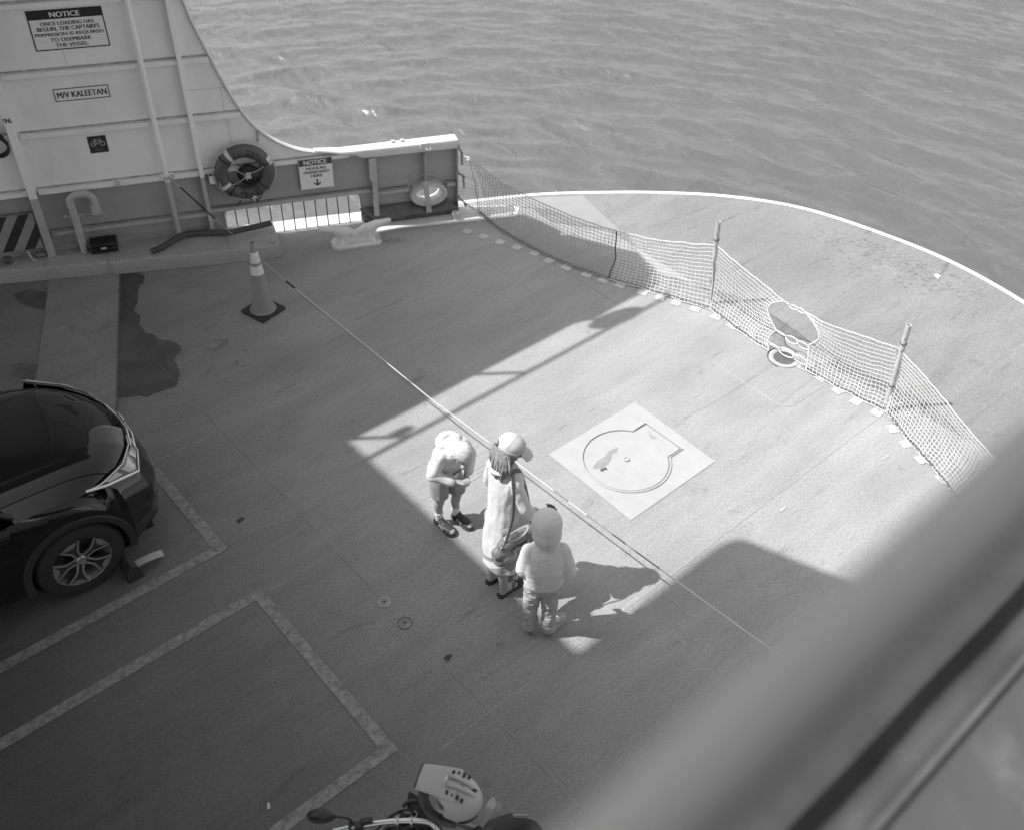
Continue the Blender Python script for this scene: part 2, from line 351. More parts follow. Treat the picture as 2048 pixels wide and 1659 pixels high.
M_stain = mat('stained_deck_paint', DV*.66, .5, var=.4, vs_=6)
M_stain2 = mat('oil_stained_deck_paint', DV*.34, .4, var=.4, vs_=8)
for i, (q, rx, ry, ro) in enumerate([((435, 690), .13, .07, 0), ((420, 655), .08, .04, .3), ((420, 740), .08, .04, .5), ((470, 728), .07, .03, .5), ((450, 770), .06, .03, .5), ((700, 900), .05, .03, 0), ((1000, 1290), .04, .03, 0)]):
    c = deck_at(*q); blotch((c.x, c.y), rx, ry, ro, seed=i+1)
for i, (q, rx, ry) in enumerate([((75, 600), .16, .3), ((60, 745), .14, .22)]):
    c = deck_at(*q); blotch((c.x, c.y), rx, ry, .3, 'oil_stain', M_stain2, seed=i+11)
# small drips near the bow edge
random.seed(3); dr = MB()
for i in range(330):
    q = (random.gauss(1790, 75), 0); yb = interp(q[0], [1600, 1750, 1900, 2048], [430, 478, 540, 620]); q = (q[0], yb+abs(random.gauss(0, 30))+6)
    c = deck_at(*q); rr = random.uniform(.006, .028)
    sheet(dr, [(c.x+rr*math.cos(a*.9)*random.uniform(.8, 1.2), c.y+rr*1.2*math.sin(a*.9)) for a in range(7)], .0072+i*4e-6)
flat('bow_plate', [tuple(deck_at(*q)[:2]) for q in [(1000, 402), (1090, 395), (1165, 392), (1245, 468), (1180, 452), (1100, 420), (1010, 412)]], .0065, mat('bow_plate_paint', DV*.86, .6, var=.08, vs_=3))
tag(dr.build('drip_spots', M_stain, root_deck, ang=None), kind='stuff')
gd = deck_at(1874, 553); blotch((gd.x, gd.y), .055, .035, .4, 'gull_dropping', mat('dried_dropping', .42, .7, var=.2, vs_=30), .0095, seed=41)
# pale scratches (flaked paint) on the deck
sc = MB()
for q0, q1, wd in [((1560, 1022), (1572, 1011), .02), ((1764, 918), (1778, 909), .02), ((1112, 873), (1124, 866), .05), ((1082, 895), (1093, 884), .03), ((1158, 843), (1168, 838), .04), ((1385, 796), (1397, 789), .01), ((930, 968), (960, 950), .012), ((955, 945), (975, 935), .01)]:
    if wd > .025: continue
    a, b = deck_at(*q0), deck_at(*q1); t = b-a; blotch(((a.x+b.x)/2, (a.y+b.y)/2), t.length*.6, wd*.8, math.atan2(t.y, t.x), 'flaked_paint', mat('flaked_paint', .322, .6, var=.2, vs_=30), .0045, seed=q0[0])

# inset outline of a deck plate near the net and two cleaning lids
rp = [deck_at(1300+a/2.513, 640+b/2.513) for a, b in [(310, 210), (345, 170), (420, 130)]]+[]
ins = [(7.62, 4.76), (7.42, 4.76), (7.36, 4.70), (7.34, 3.86), (7.36, 3.74), (7.44, 3.68), (7.96, 3.67)]
e = MB(); e.tube([V((x, y, .001)) for x, y in ins], (.004), 6); e.build('plate_outline', M_seam, root_deck)
for i, q in enumerate([(769, 1203), (810, 1245)]):
    c = deck_at(*q); t = thing('deck_plug', ['smaller round deck plug with pale inner ring set in the dark deck', 'larger round deck plug with a dark centre, nearer the bottom of the photo'][i], 'deck plug', (c.x, c.y, 0), 'round screw plugs in the car deck')
    r_ = .044+.01*i
    MB().lathe([(r_*1.2, .004), (r_*1.16, .007), (r_*1.02, .007), (r_, .003)], c, n=28).build('rim', [M_galv, M_stain2][i], t)
    MB().lathe([(r_*.99, .0045), (r_*.6, .006), (r_*.58, .0045 if i else .0075), (r_*.28, .007), (.0001, .007)], c, n=28).build('cover', [M_seamd, M_stain][i], t)
    MB().box(c+V((0, 0, .0075)), (.018, .018, .003), .4).build('key_slot', M_black, t)

# ------------------------------------------------------------------ deck hatch in its pale painted square
hs = [deck_at(*p) for p in [(1270, 804.4), (1430.1, 922.2), (1262.1, 1040.2), (1097.1, 908.5)]]
hc = V((5.492, 4.235, 0))
ht = thing('deck_hatch', 'round flush deck hatch with rectangular hinge plate inside a pale painted square', 'hatch', hc)
flat('painted_surround', [tuple(p[:2]) for p in hs], .005, M_hatchp, ht)
rh = .42; ya, yb_ = 4.455-hc.y, 3.985-hc.y
a0 = math.asin(ya/rh*.99) if abs(ya/rh) < 1 else R(45)
def hout(r, ex, ey):
    aa = math.asin(min(.95, (.235+ey)/r)); pts = [(ex, .235+ey), (ex, -.235-ey)]
    K = 44
    for k in range(K+1): a = -aa-(2*math.pi-2*aa)*k/K; pts.append((r*math.cos(a), r*math.sin(a)))
    return [(hc.x+x, hc.y+y) for x, y in pts]
ring_o, ring_i = hout(rh+.022, .555, .02), hout(rh+.004, .54, .004)
fl = lambda a, b, d: V((a, b, d))
MB().plate([ring_o, ring_i], fl, .004, .016).build('hatch_coaming', M_hatchp, ht, bevel=.003)
MB().plate([ring_i], fl, .0052, .0056).build('hatch_gap', M_stain, ht)
MB().plate([hout(rh-.006, .53, -.006)], fl, .0057, .012).build('hatch_lid', M_hatchp, ht, bevel=.002)
MB().lathe([(.028, .012), (.028, .026), (.020, .028), (.018, .02), (.0001, .02)], hc, n=20).build('centre_plug', M_hatchp, ht)
for sy in (-1, 1): MB().tube([hc+V((.37, sy*.238, .018)), hc+V((.53, sy*.238, .018))], .007, 8).build('hinge_bar', M_stain, ht)
zh = zoom(1060, 780, 5.12)
pw = [deck_at(*zh(*p)) for p in [(640, 800), (690, 730), (760, 690), (810, 630), (870, 600), (900, 590), (890, 640), (835, 665), (830, 720), (800, 765), (740, 800), (660, 815)]]
flat('bare_patch', [tuple(p[:2]) for p in pw], .0135, mat('worn_hatch_paint', .24, .5, var=.15, vs_=12), ht)
flat('bare_patch', [tuple(deck_at(*zh(*p))[:2]) for p in [(1210, 430), (1245, 470), (1295, 495), (1280, 508), (1235, 492)]], .0135, MATS['worn_hatch_paint'], ht)
lg = deck_at(*zh(755, 820)); MB().box(lg+V((-.02, .01, .02)), (.03, .02, .018), .6).box(lg+V((.015, .0, .02)), (.02, .025, .016), .6).build('lifting_lug', M_rust, ht)
# round painted deck socket ring half under the net
rc = deck_at(1568, 717); t = thing('deck_socket', 'low white ring fitting on the deck at the bottom edge of the net', 'deck fitting', (rc.x, rc.y, 0))
MB().lathe([(.172, 0), (.17, .012), (.155, .016), (.125, .012), (.118, .008)], rc, n=40).build('white_ring', M_hatchp, t)
MB().lathe([(.117, .0085), (.0001, .0085)], rc, n=40).build('inner_plate', M_deck, t)
MB().tube([rc+V((math.cos(a)*.185, math.sin(a)*.185, .012)) for a in [R(x) for x in range(75, 200, 10)]], .006, 6).build('dark_lip', M_rust, t)
# open socket cup on the white margin by the bulwark end
sc_ = deck_at(911, 438); t = thing('pipe_socket', 'short open white pipe socket standing on the deck by the bulwark end', 'deck socket', (sc_.x, sc_.y, 0))
MB().lathe([(.034, 0), (.036, .075), (.041, .10), (.041, .108), (.033, .108), (.030, .06), (.0001, .06)], sc_, axis=(-.12, -.1, 1), n=20).build('socket_cup', mat('cream_paint', .55, .5, var=.1), t)

# ------------------------------------------------------------------ water
def make_water():
    fx = np.concatenate([np.array([-1500, -700, -300, -150, -80, -45, -25, -12, -4]), np.arange(1, 34, .085), np.array([35, 37, 41, 48, 60, 80, 120, 220, 450, 900, 1800, 4000])])
    fy = np.concatenate([np.array([-4000, -1500, -600, -250, -110, -55, -30, -15, -6]), np.arange(-1, 34, .085), np.array([35, 37, 41, 48, 60, 80, 120, 220, 450, 900, 1800, 4000])])
    X, Y = np.meshgrid(fx, fy, indexing='ij'); Zs = np.zeros_like(X); rng = np.random.RandomState(5); DX = np.zeros_like(X); DY = np.zeros_like(X)
    Rr0 = np.hypot(X+1.0, Y-8.5); T0 = np.arctan2(Y-8.5, X+1.0); Xc = Rr0; Yc = 17*T0      # swell fans out round the bow
    wx = 1.0*np.sin(X*.21+Y*.13)+.8*np.sin(Y*.27-X*.09+1)+.5*np.sin(X*.5+Y*.61)
    for k in range(48):
        lam = 2.1*(.936**k)*rng.uniform(.85, 1.15); lam = max(lam, .17); th = rng.normal(.03, .27 if lam > .7 else .42)+(.45 if k % 6 == 3 else -.5 if k % 9 == 5 else 0)
        kx, ky = math.cos(th)*2*math.pi/lam, math.sin(th)*2*math.pi/lam; A = .0090*lam**1.0*(.5 if lam > 1.6 else 1.15 if lam > .55 else 1.1)
        ph = rng.uniform(0, 6.28)+wx*(.9 if lam < 2 else .35); en = .65+.55*np.sin(.31*X*rng.uniform(.5, 1.5)+.37*Y*rng.uniform(.5, 1.5)+rng.uniform(0, 6))
        p = kx*Xc+ky*Yc+ph; Zs += A*en*np.sin(p); DX += np.cos(th+T0)*A*en*.4*np.cos(p); DY += np.sin(th+T0)*A*en*.4*np.cos(p)
    fade = np.clip((44-np.hypot(X-14, Y-14))/10, 0, 1); Zs *= fade; X = X+DX*fade; Y = Y+DY*fade
    nx, ny = X.shape; vv = np.stack([X, Y, Zs-2.4], -1).reshape(-1, 3)
    i = np.arange(nx*ny).reshape(nx, ny); f = np.stack([i[:-1, :-1], i[1:, :-1], i[1:, 1:], i[:-1, 1:]], -1).reshape(-1, 4)
    me = bpy.data.meshes.new('water'); me.vertices.add(len(vv)); me.vertices.foreach_set('co', vv.ravel()); me.loops.add(f.size); me.loops.foreach_set('vertex_index', f.ravel())
    me.polygons.add(len(f)); me.polygons.foreach_set('loop_start', np.arange(0, f.size, 4)); me.polygons.foreach_set('use_smooth', np.ones(len(f), bool)); me.update(calc_edges=True); me.validate()
    m_ = bpy.data.materials.new('sea_water'); m_.use_nodes = True; n = m_.node_tree.nodes; l = m_.node_tree.links; b = n['Principled BSDF']
    b.inputs['Base Color'].default_value = (WATER_V,)*3+(1,); b.inputs['Roughness'].default_value = .27; b.inputs['IOR'].default_value = 1.9
    tc = n.new('ShaderNodeTexCoord'); mp = n.new('ShaderNodeMapping'); mp.inputs['Scale'].default_value = (1, .6, 1); l.new(tc.outputs['Object'], mp.inputs[0])
    a = n.new('ShaderNodeTexNoise'); a.inputs['Scale'].default_value = 3.2; a.inputs['Detail'].default_value = 5; a.inputs['Distortion'].default_value = .6; l.new(mp.outputs[0], a.inputs[0])
    bp = n.new('ShaderNodeBump'); bp.inputs['Distance'].default_value = .05; l.new(a.outputs[0], bp.inputs['Height']); l.new(bp.outputs[0], b.inputs['Normal'])
    me.materials.append(m_); o = bpy.data.objects.new('water', me); COL.objects.link(o); tag(o, kind='structure')
WATER_V = .082
make_water()
# ------------------------------------------------------------------ lettering
def text_mesh(body, bold=.02, curve_res=3):
    cu = bpy.data.curves.new('t', 'FONT'); cu.body = body; cu.align_x = 'CENTER'; cu.offset = bold; cu.resolution_u = curve_res; cu.space_line = 1
    o = bpy.data.objects.new('t', cu); COL.objects.link(o); dg = bpy.context.evaluated_depsgraph_get(); me = bpy.data.meshes.new_from_object(o.evaluated_get(dg))
    vv = [v.co.copy() for v in me.vertices]; ff = [tuple(p.vertices) for p in me.polygons]
    bpy.data.objects.remove(o); bpy.data.curves.remove(cu); bpy.data.meshes.remove(me); return vv, ff
def letters(name, rows, fn, mt, parent, d=.006, bold=.05):
    """rows: (text, a0, a1, b0, b1) boxes in sheet coordinates; fn maps (a, b, d)"""
    mb = MB()
    for tx, a0, a1, b0, b1 in rows:
        vv, ff = text_mesh(tx, 0); x0 = min(p.x for p in vv); x1 = max(p.x for p in vv); y0 = min(p.y for p in vv); y1 = max(p.y for p in vv)
        for j, of in enumerate((0, -1, 1)):
            if j and not bold: break
            mb.add([fn(a0+(p.x-x0)/(x1-x0)*(a1-a0)+of*bold*(b1-b0), b0+(p.y-y0)/(y1-y0)*(b1-b0), d+.00012*j) for p in vv], ff)
    o = mb.build(name, mt, parent, ang=None); return o
M_ink = mat('black_lettering', .02, .5); M_signw = mat('sign_face_paint', .82, .4, var=.04, vs_=8); M_ink2 = mat('worn_black_lettering', .035, .5)
M_shell = M_wlo
# ------------------------------------------------------------------ side wall falling to the bulwark
wall = thing('side_wall', 'tall stiffened steel ship side sweeping down in a curve to the low bulwark at the bow', 'ship wall', W(-1, 0, 0))
edge = [(0.10, 2.92), (0.26, 2.345), (0.47, 1.746), (0.70, 1.369), (1.02, 1.131), (1.30, 1.035), (1.60, 1.0)]
ed = spline([V((-.16, 5.0, 0)), V((-.04, 3.9, 0))]+[V((a, b, 0)) for a, b in edge], 5); ed2 = [(p.x, p.y) for p in ed]
ZP = .93
up_ = [(-9, ZP), (-9, 5.0)]+ed2+[(3.09, 1.0), (3.09, ZP)]
MB().plate([up_], W, -.012, 0).build('upper_wall_panel', M_wup, wall, ang=None)
def rrect(x0, y0, x1, y1, r, top_only=False, n=6):
    pts = []
    for cx_, cy_, a0 in ((x1-r, y1-r, 0), (x0+r, y1-r, 90), (x0+r, y0+r, 180), (x1-r, y0+r, 270)):
        if top_only and a0 >= 180: pts.append((x0 if a0 == 180 else x1, y0)); continue
        for k in range(n+1): a = R(a0+90*k/n); pts.append((cx_+r*math.cos(a), cy_+r*math.sin(a)))
    return pts
port = rrect(.12, -.02, 1.815, .425, .10, True)
fh = [(2.70+.175*math.cos(2*math.pi*k/28), .315+.125*math.sin(2*math.pi*k/28)) for k in range(28)]
MB().plate([[(-9, -.05), (-9, ZP), (3.09, ZP), (3.09, -.05)], port, fh], W, -.014, -.0005).build('lower_wall_panel', M_wlo, wall, ang=None)
# rolled rim of the freeing port and its bars
pr_ = [W(a, b, -.004) for a, b in port]
MB().tube(pr_, (.013, .02), 6, closed=True).build('port_rim', M_wlod, wall)
bar = None
for k in range(11):
    s_ = .252+.1412*k; b = MB().tube([W(s_, -.015, .0), W(s_, .43, .0)], .0075, 8).build('port_bar', M_black, wall)
# horizontal stiffeners
def stiff(s0, s1, z, h=.052, d=.07, mt=M_wup):
    b = MB().wbox(s0, s1, z-h/2, z+h/2, .0015, d).build('horizontal_stiffener', mt, wall, bevel=.004)
    MB().wbox(s0, s1-.01, z+h/2+.001, z+h/2+.016, .002, .012).build('grime_strip', M_grime, wall, ang=None)
M_grime = mat('grimy_paint', .40, .8, var=.5, vs_=9)
M_grime2 = mat('grimy_dark_paint', .2, .8, var=.5, vs_=9)
for z, s1 in ((1.63, .50), (2.297, .255), (3.0, .07), (3.9, -.05)):
    for s0, s1_ in ((-1.862, -.075), (-.03, s1)): stiff(s0, s1_, z)
    stiff(-8.9, -1.965, z)
stiff(-1.862, -.075, .956); stiff(-.03, 1.72, .956, .05, .045); stiff(-8.9, -1.965, .956)
M_grime = M_grime2
stiff(-1.862, -.075, .415, .045, .07, M_wlod); stiff(-.03, 1.962, .445, .045, .06, M_wlod); stiff(2.02, 2.45, .40, .04, .08, M_wlod); stiff(2.95, 3.07, .40, .04, .08, M_wlod)
# vertical frames: web and flange, painted in two tones
def frame(s0, s1, z0, z1, d=.115, name='vertical_frame', dz=0):
    sm = (s0+s1)/2
    for za, zb, mt in ((z0, min(z1, ZP), M_wlod), (max(z0, ZP), z1, M_wup)):
        if zb-za < .02: continue
        m2 = MB().wbox(sm-.006, sm+.006, za, zb, .0015, d).wbox(s0, s1, za, zb-.0005, d, d+.012); m2.build(name, mt, wall, bevel=.003)
frame(-1.962, -1.872, .13, 5.0, .13); frame(-.078, -.028, .22, 5.0, .10)
frame(1.962, 2.030, .03, .925, .12); frame(2.655, 2.668, .30, .90, .11)
MB().prism([W(2.605, .55, .175), W(2.665, .56, .175), W(2.715, .10, .175), W(2.645, .09, .175)], wn*.012).build('fairlead_guard', M_wlod, wall, bevel=.003)
MB().prism([W(1.94, .92, .10), W(1.955, .92, .13), W(1.95, .62, .13), W(1.94, .66, .1)], wu*.012).build('weld_bracket', M_white, wall)
# base channel under the bulwark
MB().prism([W(1.80, .20, .02), W(1.80, .17, .02), W(1.95, .075, .165), W(1.95, .095, .165)], wu*1.13).build('base_channel', mat('wet_dark_paint', .10, .3, var=.3, vs_=8), wall, recalc=True)
MB().wbox(1.83, 3.085, 0.0, .085, .02, .13).build('foot_plate', M_rust, wall)
MB().wbox(-8.9, .12, -.02, .24, .001, .012).build('foot_plate', M_wlo, wall)
# capping: thin rolled flange on the curve, broad box capping on the bulwark
cpt = [W(a, b+.012, -.004) for a, b in ed2]
rr = [(.044, .016)]*len(cpt)
MB().tube(cpt, rr, 10, up=wn).build('curved_capping', M_white, wall, ang=60)
cp = MB(); rows = []
for s_, dw, hh in ((1.30, .035, .03), (1.45, .06, .03), (1.62, .10, .035), (1.77, .128, .04), (1.875, .128, .10), (3.085, .128, .115)):
    zt = 1.043 if s_ > 1.6 else 1.043+(1.62-s_)*.10
    rows.append([W(s_, zt, -.035), W(s_, zt, dw-.008), W(s_, zt-.008, dw), W(s_, zt-hh, dw), W(s_, zt-hh, dw-.012), W(s_, zt-.025, dw-.012), W(s_, zt-.025, -.035)])
cp.grid(rows, closed=True); n0 = len(cp.v); cp.f.append(tuple(n0-7+k for k in range(7))); cp.f.append(tuple(reversed(range(7))))
cp.build('bulwark_capping', M_white, wall, recalc=True, ang=50)
MB().wbox(3.085, 3.10, -.01, 1.03, -.02, .10).build('end_plate', M_wlod, wall, bevel=.003)
for s_ in (2.28, 2.40): MB().box(W(s_, 1.062, .01), (.05, .03, .034), WY).build('roller_stub', M_white, wall, bevel=.008)
MB().wbox(2.60, 2.72, .985, 1.052, .12, .15).torus(W(2.695, .985, .165), (0, 0, 1), .028, .010, 18, 8).build('mooring_eye', M_white, wall, bevel=.004)
# fairlead: oval collar standing off the plating
fc = W(2.70, .315, .07)
def oval(a, b, d, zc=.315, n=36): return [W(2.70+a*math.cos(2*math.pi*k/n), zc+b*math.sin(2*math.pi*k/n), d) for k in range(n)]
f = MB().grid([oval(.245, .165, .0), oval(.245, .165, .10), oval(.238, .157, .135), oval(.215, .14, .145), oval(.19, .125, .13), oval(.175, .112, .09), oval(.172, .108, -.06), oval(.2, .14, -.06)], closed=True)
f.build('fairlead_collar', M_cream if 'M_cream' in globals() else mat('fairlead_paint', .50, .45, var=.12, vs_=8, dirt=.3, ds=8, dv=.25), wall, recalc=True, ang=60)
MB().tube([W(2.70+.265*math.cos(R(a)), .345+.20*math.sin(R(a)), .006) for a in range(-10, 191, 10)], .010, 6).build('doubler_edge', M_wlod, wall)
# faint weld lines on the plating
wl = MB()
for pts in ([(.33, 1.95), (.33, 1.66)], [(.34, 1.60), (.36, .99)], [(-.02, 1.95), (.40, 1.945)], [(2.30, .86), (2.30, .43)], [(2.33, .36), (2.335, .2)], [(2.05, .70), (2.6, .70)], [(2.70, .70), (3.05, .71)], [(-1.0, .36), (-1.0, .2)], [(1.62, .92), (1.62, .48)], [(-1.2, 2.62), (-1.2, 2.34)]):
    wl.tube([W(a, b, .0) for a, b in pts], .0025, 5)
wl.build('plate_weld', M_wlod, wall)
# hull behind the wall so light cannot leak in
# conduit pipe
t = thing('standpipe', 'slim vertical pipe clamped to the ship side, pale above and dark below', 'pipe', W(-.45, .17, .10))
MB().tube([W(-.45, ZP, .10), W(-.45, 5.0, .10)], .030, 14).build('upper_pipe', M_wup, t, ang=60)
MB().tube([W(-.45, .20, .10), W(-.45, ZP, .10)], .029, 14).ell(W(-.45, .20, .10), (.03, .03, .03)).build('lower_pipe', M_wlod, t, ang=60)
MB().lathe([(.031, -.02), (.042, -.018), (.042, .018), (.031, .02)], W(-.45, 1.005, .10), n=18).wbox(-.53, -.37, .99, 1.02, .07, .10).build('pipe_clamp', M_wup, t)
for z in (2.0, 3.2): MB().wbox(-.49, -.46, z, z+.02, .0, .10).build('pipe_clamp', M_wup, t)
# handrail pipe low along stiffener with a rope ring
t = tag(MB().torus(W(-1.0, .975, .085), wn, .028, .008, 18, 6).build('rope_eye', M_white, ang=60, loc=W(-1.0, .975, .085)), 'small pale lashing eye on the paint line left of the standpipe', 'eye')
# signs painted on plates
def sign(name, label, cat, s0, s1, z0, z1, d=.002, face=M_signw, th=.003):
    t = thing(name, label, cat, W((s0+s1)/2, z0, d)); MB().wbox(s0, s1, z0, z1, d-.0005, d+th).build('sign_plate', face, t); return t
def fr(t, s0, s1, z0, z1, wd, d, mt=M_ink):
    MB().plate([[(s0, z0), (s1, z0), (s1, z1), (s0, z1)], [(s0+wd, z0+wd), (s1-wd, z0+wd), (s1-wd, z1-wd), (s0+wd, z1-wd)]], W, d, d+.0012).build('sign_border', mt, t, ang=None)
t = sign('notice_sign', 'large notice sign about the captain\'s permission, high on the pale wall', 'sign', -1.458, -.719, 2.520, 2.934)
fr(t, -1.458, -.719, 2.520, 2.934, .012, .0055)
MB().wbox(-1.450, -.727, 2.838, 2.928, .0052, .0062).build('header_band', M_ink, t)
letters('sign_lettering', [('NOTICE', -1.235, -.945, 2.856, 2.908)], W, M_signw, t, .0072)
letters('sign_lettering', [('ONCE LOADING HAS', -1.348, -.826, 2.773, 2.812), ('BEGUN, THE CAPTAIN\u2019S', -1.392, -.783, 2.712, 2.760), ('PERMISSION IS REQUIRED', -1.426, -.751, 2.659, 2.699), ('TO DISEMBARK', -1.287, -.887, 2.606, 2.645), ('THE VESSEL.', -1.252, -.922, 2.549, 2.588)], W, M_ink, t, .0062, .05)
t = sign('name_sign', 'small framed ship name sign below the large notice', 'sign', -1.410, -.845, 1.965, 2.107)
fr(t, -1.410, -.845, 1.965, 2.107, .009, .0055)
letters('sign_lettering', [('M/V KALEETAN', -1.378, -.875, 2.002, 2.068)], W, M_ink, t, .0062, .045)
t = sign('bicycle_parking_sign', 'small dark square sign with a white bicycle symbol', 'sign', -1.203, -1.005, 1.334, 1.534, face=M_ink2)
bm_ = MB(); bc = lambda a, b: W(-1.104+a, 1.455+b, .0065)
for a in (-.048, .048): bm_.torus(bc(a, -.012), wn, .026, .0022, 24, 5)
for q in ([(-.048, -.012), (-.022, .03), (.03, .03), (.048, -.012)], [(-.022, .03), (.0, -.014), (.03, .03)], [(-.048, -.012), (0, -.014)], [(-.022, .03), (-.027, .043)], [(-.037, .043), (-.017, .043)], [(.03, .03), (.028, .045), (.044, .045)]): bm_.tube([bc(*p) for p in q], .002, 5)
bm_.build('bicycle_symbol', M_signw, t)
letters('sign_lettering', [('BICYCLE', -1.145, -1.062, 1.376, 1.391), ('PARKING', -1.145, -1.062, 1.353, 1.368)], W, mat('sign_grey_print', .2, .5), t, .0065, .0)
DSG = .05; q = [wall_at(*z2(*p), DSG) for p in [(757, 290), (997, 255), (1027, 470), (787, 497)]] if False else [wall_at(594, 322, DSG), wall_at(662, 312, DSG), wall_at(671, 373, DSG), wall_at(603, 381, DSG)]
s0, s1 = (q[0][0]+q[3][0])/2, (q[1][0]+q[2][0])/2; z1_ = (q[0][1]+q[1][1])/2; z0_ = (q[2][1]+q[3][1])/2
FX = lambda a: lerp(s0, s1, (a-1.088)/.418); FZ = lambda b_: lerp(z0_, z1_, (b_-.545)/.407)
t = sign('freeboard_notice_sign', 'notice sign with a downward arrow on the dark bulwark', 'sign', s0, s1, z0_, z1_, DSG)
for a_, b_ in ((1.13, .6), (1.46, .6), (1.13, .9), (1.46, .9)): MB().wbox(FX(a_)-.01, FX(a_)+.01, FZ(b_)-.01, FZ(b_)+.01, .001, DSG-.0005).build('standoff', M_wlod, t)
fr(t, s0, s1, z0_, z1_, .008, DSG+.0035, M_wlod)
MB().wbox(FX(1.096), FX(1.498), FZ(.862), FZ(.944), DSG+.0032, DSG+.0042).build('header_band', mat('header_blue_grey', .07, .5), t)
letters('sign_lettering', [('NOTICE', FX(1.158), FX(1.436), FZ(.876), FZ(.932))], lambda a, b_, d: W(a, b_, d+DSG), M_signw, t, .0052)
letters('sign_lettering', [(w_, FX(a), FX(b_), FZ(c), FZ(d)) for w_, a, b_, c, d in (('MEASURE', 1.175, 1.425, .805, .840), ('FREEBOARD', 1.145, 1.455, .754, .791), ('HERE', 1.228, 1.368, .703, .740))], lambda a, b_, d: W(a, b_, d+DSG), M_ink, t, .0045, .05)
MB().plate([[(FX(1.297+a), FZ(b_)) for a, b_ in ((-.010, .675), (-.010, .612), (-.045, .640), (-.045, .618), (0, .585), (.045, .618), (.045, .640), (.010, .612), (.010, .675))]], W, DSG+.0035, DSG+.0045).build('arrow', M_ink, t, ang=None)
o96 = letters('frame_number', [('96', -1.958, -1.882, 1.842, 1.896)], lambda a, b, d: W(a, b, .142+d), M_ink, wall, .0015)

# ------------------------------------------------------------------ curb along the wall
dm = bpy.data.materials.new('diamond_plate'); dm.use_nodes = True; n = dm.node_tree.nodes; l = dm.node_tree.links; b = n['Principled BSDF']; b.inputs['Roughness'].default_value = .5
tc = n.new('ShaderNodeTexCoord'); hsum = None
mp0 = n.new('ShaderNodeMapping'); mp0.inputs['Rotation'].default_value = (0, 0, -WY); l.new(tc.outputs['Object'], mp0.inputs[0])
for a in (45, -45):
    mp = n.new('ShaderNodeMapping'); mp.inputs['Rotation'].default_value = (0, R(a), 0); l.new(mp0.outputs[0], mp.inputs[0])
    wv = n.new('ShaderNodeTexWave'); wv.wave_type = 'BANDS'; wv.bands_direction = 'X'; wv.inputs['Scale'].default_value = 12; l.new(mp.outputs[0], wv.inputs[0])
    p = n.new('ShaderNodeMath'); p.operation = 'POWER'; p.inputs[1].default_value = 3; l.new(wv.outputs[1], p.inputs[0])
    if hsum is None: hsum = p.outputs[0]
    else: q = n.new('ShaderNodeMath'); q.operation = 'MAXIMUM'; l.new(hsum, q.inputs[0]); l.new(p.outputs[0], q.inputs[1]); hsum = q.outputs[0]
r_ = n.new('ShaderNodeMapRange'); r_.inputs[3].default_value = .28; r_.inputs[4].default_value = .52; l.new(hsum, r_.inputs[0]); l.new(r_.outputs[0], b.inputs['Base Color'])
bp = n.new('ShaderNodeBump'); bp.inputs['Distance'].default_value = .006; l.new(hsum, bp.inputs['Height']); l.new(bp.outputs[0], b.inputs['Normal'])
curb = thing('curb', 'low steel curb ledge with diamond plate face running along the foot of the wall', 'curb', W(-1, 0, .2))
cd = [(-9, .0), (-9, .16), (-4, .24), (-2.54, .29), (-1.28, .43), (-.3, .52), (.70, .57), (.685, .0)]
MB().plate([cd], lambda a, b, d: W(a, d, b), .0, .150).build('curb_core', mat('curb_paint', .40, .55, var=.15, vs_=4, dirt=.3, ds=3, dv=.17, bump=.001, bs=40), curb, recalc=True)
MB().plate([[(a*.999, max(b-.004, .001)) for a, b in cd]], lambda a, b, d: W(a, d, b), .1505, .168).build('curb_top', MATS['curb_paint'], curb, recalc=True)
fe = cd[1:-1]; rows = [[], [], [], []]
for a, b in fe:
    for k, (dd, zz) in enumerate(((-.03, .1695), (.006, .163), (.018, .145), (.02, .002))): rows[k].append(W(a, zz, b+dd))
MB().grid(rows).build('tread_plate', dm, curb, ang=50)
for s_, bd in ((-1.30, .43), (-2.0, .36), (.1, .54)): MB().tube([W(s_, .172, .0), W(s_, .172, bd-.01), W(s_, .15, bd+.021), W(s_, .01, bd+.022)], .0045, 5).build('curb_seam', M_seam, curb)
MB().box(W(.62, .195, .50), (.07, .05, .05), WY).build('corner_clip', M_galv, curb, bevel=.01)
MB().tube([W(-1.16, .175, .2), W(-1.14, .175, .42), W(-1.15, .14, .455), W(-1.12, .03, .46)], .006, 5).build('curb_cable', M_galv, curb)

# ------------------------------------------------------------------ things along the wall
# gooseneck vent
P = lambda px, py, d=.13: W(*wall_at(px, py, d), d)
t = thing('gooseneck_vent', 'grey gooseneck vent pipe with a bell shaped mouth on the curb', 'vent pipe', W(-1.50, .17, .12))
za = zoom(0, 400, 7.877)
gl = [P(*za(1335, 800), .13), P(*za(1180, 260), .13), P(*za(1130, 60), .13)]
ar_ = [P(*q, .13) for q in ((139, 402), (145, 394), (156, 389), (169, 388), (180, 392), (187, 400), (190, 412))]
gl[0].z = .165
path = [gl[0], gl[0].lerp(gl[1], .5), gl[1]]+spline(ar_, 3)
MB().tube(path, .042, 16).build('bent_pipe', M_wlod, t, ang=60)
be = ar_[-1]; MB().lathe([(.036, .03), (.045, .012), (.052, -.005), (.056, -.07), (.066, -.075), (.066, -.088), (.05, -.09), (.045, -.04), (.0001, -.02)], be, axis=(.0, .0, 1), n=22).build('bell_mouth', mat('vent_bell_paint', .40, .5, var=.15, vs_=12), t)
b1 = gl[1]; MB().lathe([(.037, -.02), (.047, -.018), (.047, .018), (.037, .02)], b1, axis=gl[1]-gl[0], n=20).build('pipe_band', M_wlod, t)
